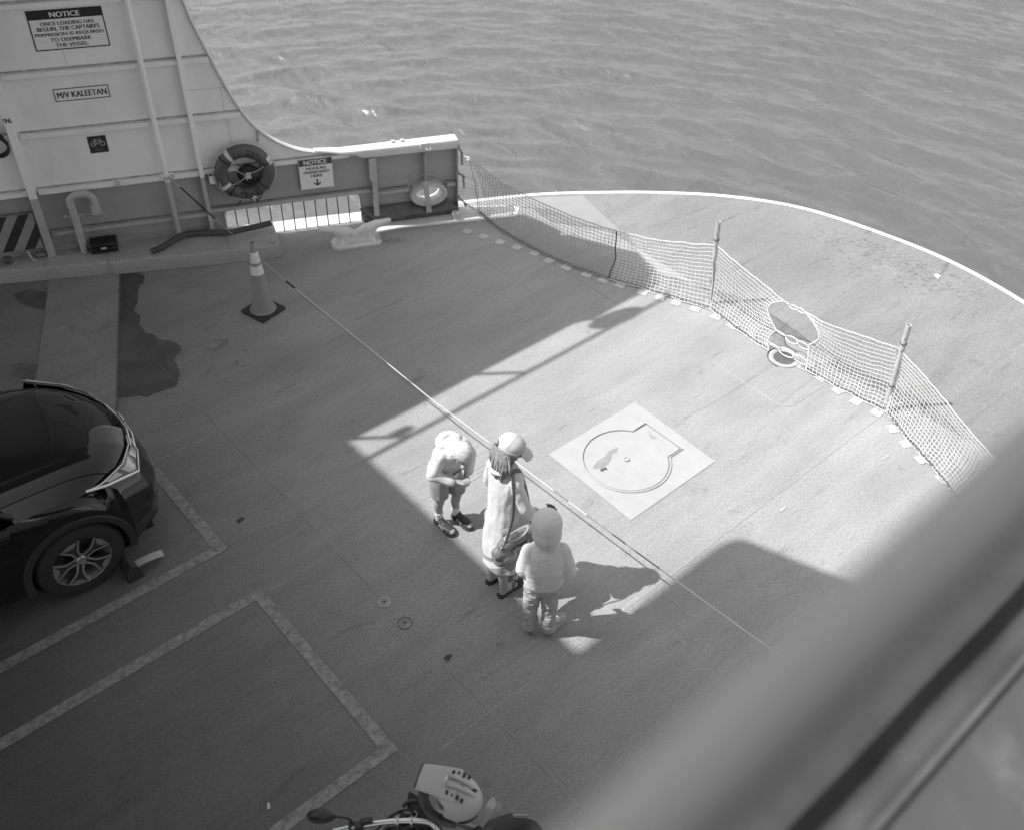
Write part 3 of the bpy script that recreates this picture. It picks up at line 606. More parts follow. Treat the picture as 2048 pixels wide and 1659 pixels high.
for sg in (-1, 1): MB().tube([b1+wu*.03*sg, b1+wu*.10*sg-wn*.02], .010, 8).ell(b1+wu*.105*sg-wn*.02, (.02, .02, .02), nu=10, nv=6).build('band_bolt', M_galv, t)
# black case
cc = deck_at(*z3(685, 425), .245); t = thing('black_case', 'closed black plastic case with a white label resting on the curb', 'case', (cc.x, cc.y, .17))
MB().box(cc+V((0, 0, -.028)), (.31, .20, .075), WY).build('case_base', M_case if 'M_case' in globals() else mat('black_plastic', .016, .35, bump=.0005, bs=90), t, bevel=.022)
MB().box(cc+V((0, 0, .034)), (.315, .205, .046), WY).build('case_lid', MATS['black_plastic'], t, bevel=.018)
MB().box(cc+wn*.106+V((0, 0, .005)), (.06, .003, .022), WY).build('white_label', M_signw, t)
for q in (-.08, .08): MB().box(cc+wn*.104+wu*q+V((0, 0, .008)), (.03, .01, .03), WY).build('latch', MATS['black_plastic'], t, bevel=.003)
MB().tube([cc+wn*.10+wu*.05, cc+wn*.135+wu*.045, cc+wn*.135-wu*.045, cc+wn*.10-wu*.05], .008, 6).build('case_handle', MATS['black_plastic'], t)
# rubber hose lying on the curb
hp = [deck_at(*z3(*p), z) for p, z in [((1010, 470), .205), ((1080, 440), .21), ((1200, 370), .215), ((1330, 350), .215), ((1500, 348), .215), ((1620, 325), .22), ((1790, 285), .225)]]
t = thing('rubber_hose', 'thick dark rubber hose lying wavy along the top of the curb', 'hose', hp[3])
MB().tube(spline(hp, 6), .036, 14).build('hose_body', mat('old_rubber', .07, .7, var=.35, vs_=9, bump=.002, bs=25), t, ang=70)
MB().lathe([(.037, -.01), (.04, 0), (.04, .012), (.024, .014), (.022, 0), (.0001, 0)], hp[0], axis=hp[0]-hp[1], n=16).build('hose_end', M_rust, t)
# hazard striped panel behind the frame
t = thing('hazard_panel', 'black and grey diagonally striped hazard board low on the wall at the left edge', 'hazard board', W(-2.5, .28, .10))
MB().wbox(-3.4, -1.985, .28, .735, .085, .10).build('board', mat("hazard_light_paint", .30, .5, var=.06), t)
for k in range(7):
    a = -2.195-.235*k; poly = [(a, .282), (a+.118, .282), (a+.118+.288, .733), (a+.288, .733)]
    if k == 0: poly = [(a, .282), (a+.118, .282), (-1.987, .43), (-1.987, .6), (a+.288-.08, .61)]
    MB().plate([poly], W, .1, .102).build('black_stripe', M_ink2, t, ang=None)
for (q, r_) in (((-2.40, .19), .055),): tag(MB().ell(W(q[0], q[1]+.03, .16), (r_, r_, r_*.8), nu=18, nv=12).build('rubber_float', mat('dull_rubber', .09, .7, var=.3), ang=60, loc=W(q[0], q[1], .16)), 'dark round rubber float on the curb under the hazard board', 'float')
t = thing('lashing_gear', 'small heap of rope ends and hooks on the curb under the hazard board', 'rope', W(-2.1, .17, .14))
MB().tube(spline([W(-2.62, .2, .2), W(-2.5, .178, .26), W(-2.38, .176, .27), W(-2.30, .20, .2)], 5), .008, 6).build('rope_loop', M_galv, t)
MB().tube(spline([W(-2.17, .27, .12), W(-2.14, .2, .15), W(-2.12, .185, .2), W(-2.09, .18, .19)], 4), .013, 7).build('hook', M_wlod, t)
MB().ell(W(-2.04, .20, .12), (.07, .03, .025), Matrix.Rotation(WY, 3, 'Z'), 12, 8).build('folded_strap', mat('dull_strap', .2, .7, var=.3), t)
MB().tube(spline([W(-1.85, .175, .14), W(-1.78, .178, .18), W(-1.70, .178, .15), W(-1.66, .178, .16)], 4), .005, 5).build('rope_end', M_galv, t)
# coiled cable at the left edge
t = thing('cable_coil', 'black cable coil hanging on the wall at the left edge under the number', 'cable coil', W(-2.12, 1.6, .1))
for k in range(4): MB().torus(W(-2.14+.008*k, 1.60-.01*k, .06+.018*k), wn, .125-.006*k, .010, 26, 7, sx=1, sy=1.15).build('cable_loop', M_black, t, ang=70)
MB().wbox(-2.16, -2.12, 1.70, 1.76, .0, .13).build('cable_hook', M_galv, t)

# ------------------------------------------------------------------ mooring cleat
cb = deck_at(727, 492); cb = V((5.715, 9.155, 0))
t = thing('mooring_cleat', 'pale cast mooring cleat with two horns beside the freeing port', 'cleat', cb)
mp_ = MB()
def CL(a, b, z): return cb+wu*a+wn*b+V((0, 0, z))
poly = [(-.30, -.085), (-.25, -.135), (.25, -.135), (.30, -.085), (.30, .085), (.25, .135), (-.25, .135), (-.30, .085)]
mp_.prism([CL(a, b, 0) for a, b in poly], (0, 0, .042)); M_cleat = mat('cleat_paint', .62, .42, var=.1, vs_=7, dirt=.25, ds=9, dv=.25, bump=.0015, bs=30)
mp_.build('base_plate', M_cleat, t, bevel=.012)
MB().prism([CL(a*1.06, b*1.08, 0) for a, b in poly], (0, 0, .014)).build('base_pad', M_wlod, t)
c2 = MB()
for sg in (-1, 1):
    c2.caps(CL(.15*sg, 0, .0), .095, CL(.165*sg, 0, .14), .080); c2.caps(CL(.165*sg, 0, .17), .080, CL(.26*sg, 0, .225), .058); c2.caps(CL(.26*sg, 0, .225), .055, CL(.43*sg, 0, .255), .034)
    c2.caps(CL(.14*sg, 0, .19), .068, CL(.03*sg, 0, .13), .06)
    for b_ in (-.08, .08): c2.caps(CL(.20*sg, b_, .03), .045, CL(.17*sg, b_*.3, .11), .04)
c2.caps(CL(-.12, 0, .06), .075, CL(.12, 0, .06), .075); c2.caps(CL(-.06, 0, .12), .062, CL(.06, 0, .12), .062)
o = c2.build('horned_body', M_cleat, t, ang=180)
rm = o.modifiers.new('r', 'REMESH'); rm.mode = 'VOXEL'; rm.voxel_size = .012; rm.use_smooth_shade = True
sm = o.modifiers.new('s', 'SMOOTH'); sm.iterations = 3

# ------------------------------------------------------------------ traffic cone
cc = V((4.05, 8.60, 0)); cor = [deck_at(*p) for p in [(484, 625), (528, 647), (571, 618)]]; a_ = math.atan2(cor[1].y-cor[0].y, cor[1].x-cor[0].x)
t = thing('traffic_cone', 'tall traffic cone with two white bands on a black square foot', 'traffic cone', cc)
MB().box(cc+V((0, 0, .018)), (.355, .355, .036), a_).build('foot', M_black, t, bevel=.010)
co = mat('cone_plastic', .26, .5, var=.05, vs_=6, dirt=.25, ds=7, dv=.17)
def cr(z): return lerp(.125, .026, (z-.05)/(.905-.05))
MB().lathe([(.150, .036), (.146, .046), (.130, .05)]+[(cr(z), z) for z in (.1, .3, .5, .57, .68, .74, .87, .905)]+[(.020, .908), (.018, .86)], cc, n=32).build('cone_body', co, t, ang=50)
cw = mat('reflective_band', .66, .4, var=.05, vs_=10)
MB().lathe([(cr(.52)+.001, .52), (cr(.52)+.003, .522), (cr(.63)+.003, .628), (cr(.63)+.001, .63)], cc, n=32).build('white_band', cw, t)
MB().lathe([(cr(.665)+.001, .665), (cr(.665)+.003, .667), (cr(.795)+.003, .793), (cr(.795)+.001, .795)], cc, n=32).build('white_band', cw, t)

# ------------------------------------------------------------------ life ring
RC = (.44, .945); Rr, rr_ = .272, .078; rd = .125
t = thing('life_ring', 'dark life ring with ship name lettering and white bands hung on the wall', 'life ring', W(RC[0], RC[1], rd))
ro_ = mat('ring_vinyl', .095, .45, var=.1, vs_=6, bump=.0006, bs=60)
def LR(a, rad=Rr, d=rd): return W(RC[0]+rad*math.cos(a), RC[1]+rad*math.sin(a), d)
MB().torus(W(RC[0], RC[1], rd), wn, Rr, rr_, 64, 16, xdir=wu).build('ring_body', ro_, t, ang=180)
M_tape = mat('white_tape', .60, .4, var=.05)
def band(a0, a1, k=1.03, f0=0, f1=2*math.pi, name='white_band', mt=M_tape):
    rows = []
    for i in range(7):
        a = lerp(a0, a1, i/6); c_ = LR(a); rd_ = (c_-W(RC[0], RC[1], rd)).normalized(); row = []
        for j in range(17): ph = lerp(f0, f1, j/16); row.append(c_+(rd_*math.cos(ph)+wn*math.sin(ph))*rr_*k)
        rows.append(row)
    MB().grid(rows).build(name, mt, t, ang=60)
band(R(118), R(127), 1.02, R(-20), R(150)); band(R(203), R(213), 1.03, R(-40), R(140)); band(R(16), R(33), 1.05, R(-60), R(60)); band(R(268), R(278), 1.03, R(-60), R(60))
for a in (R(138), R(22), R(228), R(318)): band(a-.035, a+.035, 1.06, 0, 2*math.pi, 'grab_line_lashing', M_black)
# letters round the ring
def ring_text(tx, a_start, a_end, flip):
    mb = MB(); K = len(tx)
    for i, ch in enumerate(tx):
        a = lerp(a_start, a_end, (i+.5)/K); vv, ff = text_mesh(ch, .03); x0, x1 = min(p.x for p in vv), max(p.x for p in vv); y0, y1 = min(p.y for p in vv), max(p.y for p in vv)
        wdt = abs(a_end-a_start)/K*.80
        out = []
        for p in vv:
            fx = ((p.x-x0)/(x1-x0)-.5)*wdt*(1 if ch != 'L' else .8); fy = (p.y-y0)/(y1-y0)-.5
            aa = a-fx if not flip else a+fx; ph = R(90)-fy*1.0*(1 if not flip else -1)
            c_ = LR(aa); rd_ = (c_-W(RC[0], RC[1], rd)).normalized(); out.append(c_+(rd_*math.cos(ph)+wn*math.sin(ph))*rr_*1.012)
        mb.add(out, ff)
    mb.build('ring_lettering', M_ink, t, ang=None)
ring_text('KALEETAN', R(116), R(26), False); ring_text('SEATTLE', R(205), R(300), True)
gl_ = MB()
for k in range(4):
    a0, a1 = [(22, 138), (138, 228), (228, 318), (318, 382)][k]; gl_.tube([LR(R(lerp(a0, a1, q/8)), Rr+rr_*1.02+.02*math.sin(math.pi*q/8), rd-.01) for q in range(9)], .006, 6)
gl_.build('grab_line', M_tape, t, ang=70)
t = thing('rescue_light_bag', 'black bag with cords and a white tag hanging inside the life ring', 'bag', W(.47, .80, .1))
MB().ell(W(.48, .90, .10), (.13, .06, .13), Matrix.Rotation(WY, 3, 'Z'), 18, 12).build('bag_body', mat('black_nylon', .02, .6, var=.4, vs_=15, bump=.004, bs=18), t, ang=180)
MB().wbox(.445, .505, .875, .955, .165, .168).build('white_tag', M_tape, t)
MB().wbox(.52, .60, .89, .96, .150, .158).build('dark_pocket', M_dark, t)
MB().tube(spline([W(.22, .80, .16), W(.36, .86, .19), W(.50, .95, .19), W(.62, 1.0, .21), W(.66, 1.04, .21)], 5), .004, 5).tube(spline([W(.30, 1.10, .20), W(.36, 1.0, .19), W(.42, .95, .19), W(.45, .86, .18)], 5), .004, 5).build('pale_cord', M_tape, t)
for q in ([W(.36, 1.08, .17), W(.46, 1.03, .2), W(.58, 1.02, .2), W(.68, 1.05, .2)], [W(.40, .80, .18), W(.41, .70, .21), W(.46, .62, .21), W(.56, .62, .2), W(.60, .70, .2), W(.52, .80, .2)], [W(.34, .62, .2), W(.29, .56, .19), W(.27, .52, .15)]): MB().tube(spline(q, 5), .007, 6).build('black_cord', M_black, t)
t = thing('rescue_lamp', 'small clip-on rescue lamp with white sticker at the foot of the life ring', 'lamp', W(.50, .64, .2))
MB().caps(W(.49, .68, .21), .022, W(.53, .60, .22), .020).build('lamp_body', M_dark, t, ang=180)
MB().wbox(.485, .525, .615, .675, .232, .2345).build('white_sticker', M_tape, t)
t = thing('ring_bracket', 'pale folded bracket plate gripping the left side of the life ring', 'bracket', W(.12, .85, .05))
MB().wbox(.02, .14, .83, .93, .10, .108).wbox(.13, .138, .83, .93, .11, .19).wbox(.02, .028, .83, .93, .0015, .10).build('bracket_plate', M_wup, t, bevel=.003)

# ------------------------------------------------------------------ chains
def chain(mb, pts, L=.038, r=.0042, wdt=.012):
    pts = [V(p) for p in pts]; d = [0]
    for i in range(1, len(pts)): d.append(d[-1]+(pts[i]-pts[i-1]).length)
    nl = max(2, int(d[-1]/(L*.74)))
    for k in range(nl):
        x = (k+.5)/nl*d[-1]; c = V([interp(x, d, [p[j] for p in pts]) for j in range(3)]); x2 = min(d[-1], x+.01); x0 = max(0, x-.01)
        t = V([interp(x2, d, [p[j] for p in pts]) for j in range(3)])-V([interp(x0, d, [p[j] for p in pts]) for j in range(3)]); t.normalize()
        u = t.orthogonal().normalized(); u = Matrix.Rotation(k*math.pi/2+.4, 3, t) @ u; ax = t.cross(u)
        mb.torus(c, ax, L/2, r, 12, 5, xdir=t, sx=1, sy=wdt/(L/2)*1.2)
    return mb
# ------------------------------------------------------------------ nets
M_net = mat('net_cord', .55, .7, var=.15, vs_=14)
M_netshade = mat('shaded_net_cord', .30, .75, var=.2, vs_=14)  # darker copy of the cord, shade on the left stretch painted in
M_pole = mat('post_paint', .40, .5, var=.2, vs_=10, dirt=.4, ds=14, dv=.15)
PB = W(3.10, 0, .02); P1 = deck_at(1420, 606); P2 = deck_at(1770, 818); P3 = V((7.45, .25, 0)); P1.z = P2.z = 0
def vplane(px, py, a, b):      # point above the line a-b seen at this pixel
    nrm = (b-a).cross(V((0, 0, 1))).normalized(); r = ray(px, py); o = V((0, 0, CAMZ)); return o+r*((a-o).dot(nrm)/r.dot(nrm))
z6 = zoom(880, 280, 3.413); z7 = zoom(1380, 400, 2.765)
def posts(b, toppx, lab):
    t = thing('net_post', lab, 'post', b, 'steel posts holding the safety net'); 
    tp = vplane(*toppx, P1, P2) if False else None
    r = ray(*toppx); k = (r.x*b.x+r.y*b.y)/(r.x**2+r.y**2); z = CAMZ+r.z*k; top = V((0, 0, CAMZ))+r*k; top = V((top.x, top.y, z)); ax = (top-b).normalized(); L = (top-b).length
    MB().lathe([(.027, 0), (.027, L), (.020, L), (.019, L-.12), (.0001, L-.12)], b, axis=ax, n=20).build('tube', M_pole, t, ang=50)
    MB().lathe([(.06, 0), (.058, .012), (.036, .014), (.034, .05), (.028, .052)], b, axis=ax, n=20).build('socket', M_pole, t, ang=50)
    for h in (.72, .86): MB().tube([b+ax*L*h-cR*.0, b+ax*L*h-cF*.0+V((-.030, -.012, 0))], .006, 6).build('pin', M_rust, t)
    for h in (.79, .3): MB().torus(b+ax*L*h, ax, .031, .005, 16, 6).build('lashing', M_black, t, ang=70)
    return top, ax, L
top1 = posts(P1, (1437, 443), 'net post where the net bends, farther from the camera')
top2 = posts(P2, (1818, 650), 'net post nearer the camera, right of the gap in the net')
def strand_net(name, T, B, rows, cols, out_, bulge=.10, label=None, t=None, r=.0036, e0=None, split=None):
    """T, B: top and bottom polylines; nodes are interpolated between them"""
    def res(P, n_):
        d = [0]
        for i in range(1, len(P)): d.append(d[-1]+(P[i]-P[i-1]).length)
        return [V([interp(d[-1]*k/n_, d, [p[j] for p in P]) for j in range(3)]) for k in range(n_+1)]
    T = res(T, cols); B = res(B, cols); G = []
    for i in range(rows+1):
        v = i/rows; row = []
        for k in range(cols+1):
            u_ = k/cols; p = T[k].lerp(B[k], v)+V((-.036, -.028, 0))*(1-v*.5); p = p+out_*bulge*math.sin(math.pi*v)*(.35+.65*math.sin(math.pi*u_)) + V((0, 0, -.10*math.sin(math.pi*v)*math.sin(math.pi*u_)))
            p.z = max(p.z, .008+.004*random.random()); q = V((k*.35, i*.35, len(name))); p += V((noise.noise(q), noise.noise(q+V((9, 2, 1))), noise.noise(q+V((3, 7, 5)))*.6))*.016
            if e0: p = p+e0(u_, v)
            row.append(p)
        G.append(row)
    for c0, c1, mt in ((0, split, M_netshade), (split, cols, M_net)) if split else ((0, cols, M_net),):
        m2 = MB()
        for i in range(0, rows+1): m2.tube(G[i][c0:c1+1], r*(1.9 if i in (0, rows) else 1), 4, caps=False)
        for k in range(c0, c1+1): m2.tube([G[i][k] for i in range(rows+1)], r*(1.7 if k in (0, cols) else 1), 4, caps=False)
        m2.build('netting', mt, t, ang=180, kind='stuff')
    return G
outw = V((1, 0, 0))
# section 1: bulwark end to the first post; section 2a: post to gap
A0, A1 = PB, P1
T1 = [vplane(*z6(*p), A0, A1) for p in [(205, 125), (300, 185), (450, 292), (640, 392), (820, 472), (1000, 545), (1190, 602), (1500, 672), (1870, 705)]]
B1 = [deck_at(*p, .015) for p in [(957, 424), (997, 456), (1067, 497), (1138, 529), (1217, 556), (1290, 577), (1419, 617)]]
B1[0].z = .03
net1 = thing('safety_net', 'long sagging safety net from the bulwark end past the first post', 'safety net', A0, 'rope safety nets across the bow')
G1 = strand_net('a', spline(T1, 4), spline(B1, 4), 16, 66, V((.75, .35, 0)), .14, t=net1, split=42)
T2 = [vplane(*z7(*p), P1, P2) for p in [(147, 240), (200, 285), (300, 370), (400, 450), (518, 545)]]
B2 = [deck_at(*p, .015) for p in [(1421, 617), (1470, 653), (1510, 682)]]
B2 += [deck_at(1538, 698, .015)]
G2 = strand_net('b', T2, spline(B2, 4), 16, 20, V((1, 0, 0)), .12, t=net1, e0=lambda u_, v: V((.0, 1, 0))*(.18*u_**2*math.sin(math.pi*min(1, v*1.6)) if v < .625 else .07*u_**2*math.sin(math.pi*(v-.625)/.375)))
T3 = [vplane(*z7(*p), P1, P2) for p in [(632, 605), (760, 672), (900, 722), (1138, 800)]]
B3 = [deck_at(*p, .015) for p in [(1604, 733), (1691, 780), (1772, 821)]]
net2 = thing('safety_net', 'safety net from the gap past the second post, running behind the blurred rail', 'safety net', P2, 'rope safety nets across the bow')
G3 = strand_net('c', T3, spline(B3, 4), 16, 22, V((1, 0, 0)), .12, t=net2, e0=lambda u_, v: V((0, -1, 0))*(.18*(1-u_)**2*math.sin(math.pi*min(1, v*1.6)) if v < .625 else .05*(1-u_)**2))
T4 = [vplane(*z7(*p), P2, P3) for p in [(1142, 800), (1270, 930), (1400, 1085), (1585, 1305)]]
T4.append(T4[-1]+(T4[-1]-T4[0]).normalized()*1.1+V((0, 0, .02)))
B4 = [deck_at(*p, .015) for p in [(1773, 823), (1814, 874), (1877, 946), (1925, 1005)]]; B4.append(V((7.30, 1.1, .015)))
G4 = strand_net('d', spline(T4, 4), spline(B4, 4), 16, 48, V((1, -.1, 0)), .12, t=net2)
# bottom chains, edge ropes, links closing the gap
for root, paths in ((net1, (spline(B1, 6), spline(B2, 6))), (net2, (spline(B3, 6), spline(B4, 6)))):
    for pth in paths: chain(MB(), [p+V((0, 0, .004)) for p in pth], .05, .005, .014).build('bottom_chain', mat('dull_chain', .16, .5, .3, var=.3), root, ang=70)
for root, G, k in ((net1, G2, -1), (net2, G3, 0), (net1, G1, 42)): MB().tube([g_[k] for g_ in G], .008, 6).build('edge_rope', M_net if k != 42 else M_black, root, ang=70)
lk = mat('pale_link', .6, .4, .2, var=.1)
for i in (0, 10, 14):
    a, b = G2[i][-1], G3[i][0]; d = b-a; L_ = d.length; m2 = MB(); nl = 3
    for j in range(nl):
        c = a.lerp(b, (j+.5)/nl)-V((0, 0, .015*math.sin(math.pi*(j+.5)/nl))); t_ = d.normalized(); ax = Matrix.Rotation(1.2*j, 3, t_) @ t_.orthogonal().normalized()
        m2.torus(c, ax, L_/nl*.56, .006, 16, 6, xdir=t_, sx=1, sy=.45)
    m2.build('coupling_link', lk, net2, ang=70)
# chains from the bulwark end to the net
T0 = G1[0][0]; mid = G1[6][0]; low = G1[-1][0]
for i, (z, tgt, lab) in enumerate([(.905, T0, 'upper chain hooking the net to the top of the bulwark end'), (.535, mid, 'middle chain hooking the net to the bulwark end'), (.19, low, 'lowest chain hooking the net near the deck at the bulwark end')]):
    a = W(3.105, z, .04); t = thing('net_chain', lab, 'chain', a, 'chains tying the net to the bulwark')
    chain(MB(), [a, a.lerp(tgt, .45)-V((0, 0, .02))], .032, .005, .011).build('dark_links', M_rust, t, ang=70)
    chain(MB(), [a.lerp(tgt, .45)-V((0, 0, .02)), tgt], .045, .0065, .013).build('pale_hook', lk, t, ang=70)
    q = a.lerp(tgt, .35)-V((0, 0, .02)); chain(MB(), [q, q-V((-.01, 0, .17 if i < 2 else .05))], .034, .005, .011).build('hanging_tail', M_rust, t, ang=70)
MB_e = [tag(MB().torus(W(3.108, z, .04), wn, .02, .007, 14, 6).build('ring_eye', M_rust, wall, ang=70)) for z in (.905, .535, .19)]
# hanging shackle below the curved capping
t = thing('hanging_shackle', 'short chain and shackle hanging under the curved white capping', 'shackle', W(.62, 1.42, .02))
chain(MB(), [W(.665, 1.40, .03), W(.65, 1.27, .03)], .04, .006, .013).build('links', M_galv, t, ang=70)

# ------------------------------------------------------------------ rope barrier across the deck
ra = W(-.42, 1.0, .14); pts = [ra]
for px, py, z in [(575, 565, None), (865, 800, None), (984, 888, .42), (1137, 1002, .45), (1264, 1096, .47), (1503, 1270, .56)]:
    if z is None: continue
    pts.append(deck_at(px, py, z))
pA, pB = pts[0], pts[1]; nrm = (pB-pA).cross(V((0, 0, 1))).normalized()
ins_ = []
for px, py in [(430, 438), (500, 500), (575, 565), (720, 682), (865, 800)]: ins_.append(vplane(px, py, V((pA.x, pA.y, 0)), V((pB.x, pB.y, 0))))
zz = [p.z for p in ins_]
full = [pA]+[p for p in ins_]+pts[1:]; full.append(full[-1]+(full[-1]-full[-2])*1.6+V((0, 0, .12)))
# keep the height profile smooth
rope = thing('barrier_rope', 'long thin pale rope strung low from the wall standpipe across the deck', 'rope', ra)
d = [0]
for i in range(1, len(full)): d.append(d[-1]+(full[i]-full[i-1]).length)
def RP(x): return V([interp(x, d, [p[j] for p in full]) for j in range(3)])
LT = d[-1]
def seg(x0, x1, r, mt, name, n_=30): MB().tube([RP(lerp(x0, x1, k/n_)) for k in range(n_+1)], r, 7).build(name, mt, rope, ang=180)
M_rope = mat('pale_cord_paint', .48, .6, var=.08, vs_=20); M_wire = mat('dull_wire', .17, .5, .2)
dr = {k: v for k, v in zip(range(len(d)), d)}
seg(0, d[1], .010, M_black, 'shock_cord'); seg(d[1], d[3], .0026, M_rope, 'thin_line'); seg(d[3]-.02, d[3]+.13, .012, M_black, 'black_splice'); seg(d[3]+.1, d[6]+.02, .0056, M_rope, 'white_rope')
seg(d[6], d[7]-.18, .0056, M_rope, 'white_rope'); seg(d[7]-.18, d[7]+.0, .0075, M_wire, 'bare_wire'); seg(d[7], d[7]+.22, .0056, M_rope, 'white_rope'); seg(d[7]+.22, d[8]+.3, .0065, M_wire, 'bare_wire'); seg(d[8]+.3, LT, .006, M_rope, 'white_rope')
MB().torus(ra+V((0, 0, .0)), (0, 0, 1), .05, .008, 20, 6).tube([ra, ra.lerp(full[1], .25)], .013, 7).build('hook_ring', M_galv, rope, ang=70)

# ------------------------------------------------------------------ wheel chock on the deck
# ------------------------------------------------------------------ black car at the left edge (nose towards +X)
CO = V((.91, 6.93, 0))
car = thing('parked_car', 'glossy black car parked at the left edge with its nose and front wheel showing', 'car', CO)
M_car = mat('black_car_paint', .008, .06, coat=0.0, spec=.55); M_clad = mat('car_cladding', .022, .55, bump=.0004, bs=120); M_glass = mat('car_glass', .012, .03, spec=.8, coat=1)
M_chrome = mat('chrome', .62, .12, 1.0); M_tyre = mat('tyre_rubber', .016, .75, var=.3, vs_=30, bump=.001, bs=60); M_rim = mat('machined_alloy', .42, .28, .75); M_rimd = mat('dark_alloy', .035, .3, .3, coat=.5)
def C(x, y, z): return CO+V((x, y, z))
def pl(t, xs, ys): return interp(t, xs, ys)
TH = [0, .25, .5, .75, 1.0]
def front(th, lv):      # plan curve of the nose at different heights
    if lv == 'lip': return pl(th, TH, [.80, .785, .72, .57, .33]), pl(th, TH, [0, .20, .42, .64, .815])
    if lv == 'mid': return pl(th, TH, [.865, .85, .80, .68, .44]), pl(th, TH, [0, .24, .48, .70, .865])
    if lv == 'bump': return pl(th, TH, [.92, .905, .85, .74, .47]), pl(th, TH, [0, .27, .54, .76, .905])
    return pl(th, TH, [.86, .845, .79, .69, .45]), pl(th, TH, [0, .27, .53, .74, .885])
def smooth_pts(f, n): return [f(i/n) for i in range(n+1)]
def sm(th): return th
def hoodp(t, th):
    xr = pl(th, TH, [-.42, -.42, -.41, -.38, -.33]); yr = .86*th; xf, yf = front(th, 'lip'); e = t
    x = lerp(xr, xf, e); y = lerp(yr, yf, e**1.6)
    zc = 1.105-.035*t-.03*t*t-.17*t**6; zs = 1.0-.02*t-.03*t*t-.13*t**5; k = max(0, (th-.55)/.45)
    z = lerp(zc-.025*th*th, zs, k**1.6*.95)
    if .55 < th < .8: z += .012*math.sin((th-.55)/.25*math.pi)*(1-t*.6)
    return x, y, z
NT, NH = 22, 28
def side_rows(sg, fn, us, vs_l): return [[C(*(lambda p: (p[0], sg*p[1], p[2]))(fn(u_, v_))) for v_ in vs_l] for u_ in us]
us = [i/NT for i in range(NT+1)]; ths = [i/NH for i in range(NH+1)]
hood_end = .80
hood = MB()
for sg in (1, -1): hood.grid(side_rows(sg, lambda u_, v_: hoodp(u_, v_*hood_end), us, ths))
hood.build('hood', M_car, car, ang=60, recalc=True)
fen = MB()
for sg in (1, -1):
    MB().grid(side_rows(sg, lambda u_, v_: hoodp(u_*.97+.0, hood_end+.012+v_*(1-hood_end-.012)), us, [i/6 for i in range(7)])).build('wing_top', M_car, car, ang=60, recalc=True)
# side panel below the shoulder, with the wheel arch cut out
def zb(x):
    r_ = .405; dx = x
    return .36+math.sqrt(max(0, r_*r_-dx*dx)) if abs(dx) < r_ else .30
xs_s = sorted(set([-.62, -.55, -.48, -.42, -.406]+[-.405*math.cos(R(a)) for a in range(0, 181, 9)]+[.406, .43, .47]))
def shoulder(x):
    best = None
    for i in range(60):
        p = hoodp(i/60*.97, 1.0)
        if best is None or abs(p[0]-x) < best[0]: best = (abs(p[0]-x), p)
    return best[1]
for sg in (1, -1):
    fen = MB(); rows = []
    for x in xs_s:
        xx = max(-.33, min(x, .40)); p = shoulder(xx); ytop, ztop = p[1], p[2]
        if x < -.33: ztop += (-.33-x)*.06
        if x > .33: ztop = interp(x, [.33, .44, .47], [.955, .87, .735]); ytop = interp(x, [.33, .44, .47], [.817, .868, .906])
        b = zb(x); row = []
        for k in range(9):
            v = k/8; z = lerp(ztop, b, v); y = ytop+(.915-ytop)*min(1, v*2.2)**.6-.0*v; 
            row.append(C(x, sg*y, z))
        rows.append(row)
    fen.grid(rows); fen.build('fender', M_car, car, ang=50, recalc=True)
# fascia: lip to bumper to lower edge
fa = MB()
lv = [('lip', .865, .96), ('mid', .72, .88), ('bump', .60, .74), ('bump', .48, .56), ('low', .36, .40)]
for sg in (1, -1):
    rows = []
    for th in ths:
        row = []
        for nm, z0, z1 in lv: x, y = front(th, nm); row.append(C(x, sg*y, lerp(z0, z1, th**3)))
        rows.append(row)
    fa.grid(rows)
fa.build('front_bumper', M_car, car, ang=55, recalc=True)
lo = MB()
for sg in (1, -1):
    rows = []
    for th in ths:
        x, y = front(th, 'low'); x2, y2 = front(th, 'bump'); rows.append([C(x+.004, sg*y, .37+.03*th), C(x2-.015, sg*(y2-.01), .33), C(x-.03, sg*(y-.02), .22), C(x-.15, sg*(y-.06), .20)])
    lo.grid(rows)
lo.build('lower_cladding', M_clad, car, ang=60, recalc=True)
# grille, chrome bar, emblem, headlights
gr = MB(); rows = []
for k in range(21):
    th = .52*(k/20*2-1); s_ = 1 if th >= 0 else -1; x, y = front(abs(th), 'lip'); x2, y2 = front(abs(th), 'mid'); rows.append([C(x+.008, s_*y, .845), C(x+.035, s_*y, .80), C(x2+.008, s_*y2, .70), C(x2+.02, s_*y2, .60)])
gr.grid(rows); gr.build('grille', M_clad, car, ang=60, recalc=True)
for z_, r_ in ((.835, .014), (.775, .010)):
    MB().tube([C(front(abs(t_), 'lip')[0]+.034+(.84-z_)*.5, (1 if t_ >= 0 else -1)*front(abs(t_), 'lip')[1], z_) for t_ in [-.5+k/20 for k in range(21)]], (r_, .012), 8).build('chrome_bar', M_chrome, car, ang=70)
ec = C(.855, 0, .80); MB().tube([ec+V((0, a*.055, b*.045)) for a, b in ((-1, 1), (-.8, -1), (.8, -1), (1, 1), (.6, 1.15), (-.6, 1.15))], .008, 6, closed=True).tube([ec+V((0, -.035, .045)), ec+V((0, -.02, -.035))], .008, 6).tube([ec+V((0, .035, .045)), ec+V((0, .02, -.035))], .008, 6).tube([ec+V((0, -.03, .0)), ec+V((0, .03, 0))], .008, 6).build('emblem', M_chrome, car, ang=70)
M_lamp = mat('headlamp_glass', .30, .08, .2, coat=1, spec=.8); M_lampd = mat('headlamp_dark', .03, .15, coat=1); M_drl = mat('headlamp_strip', .75, .2, .1, coat=1)
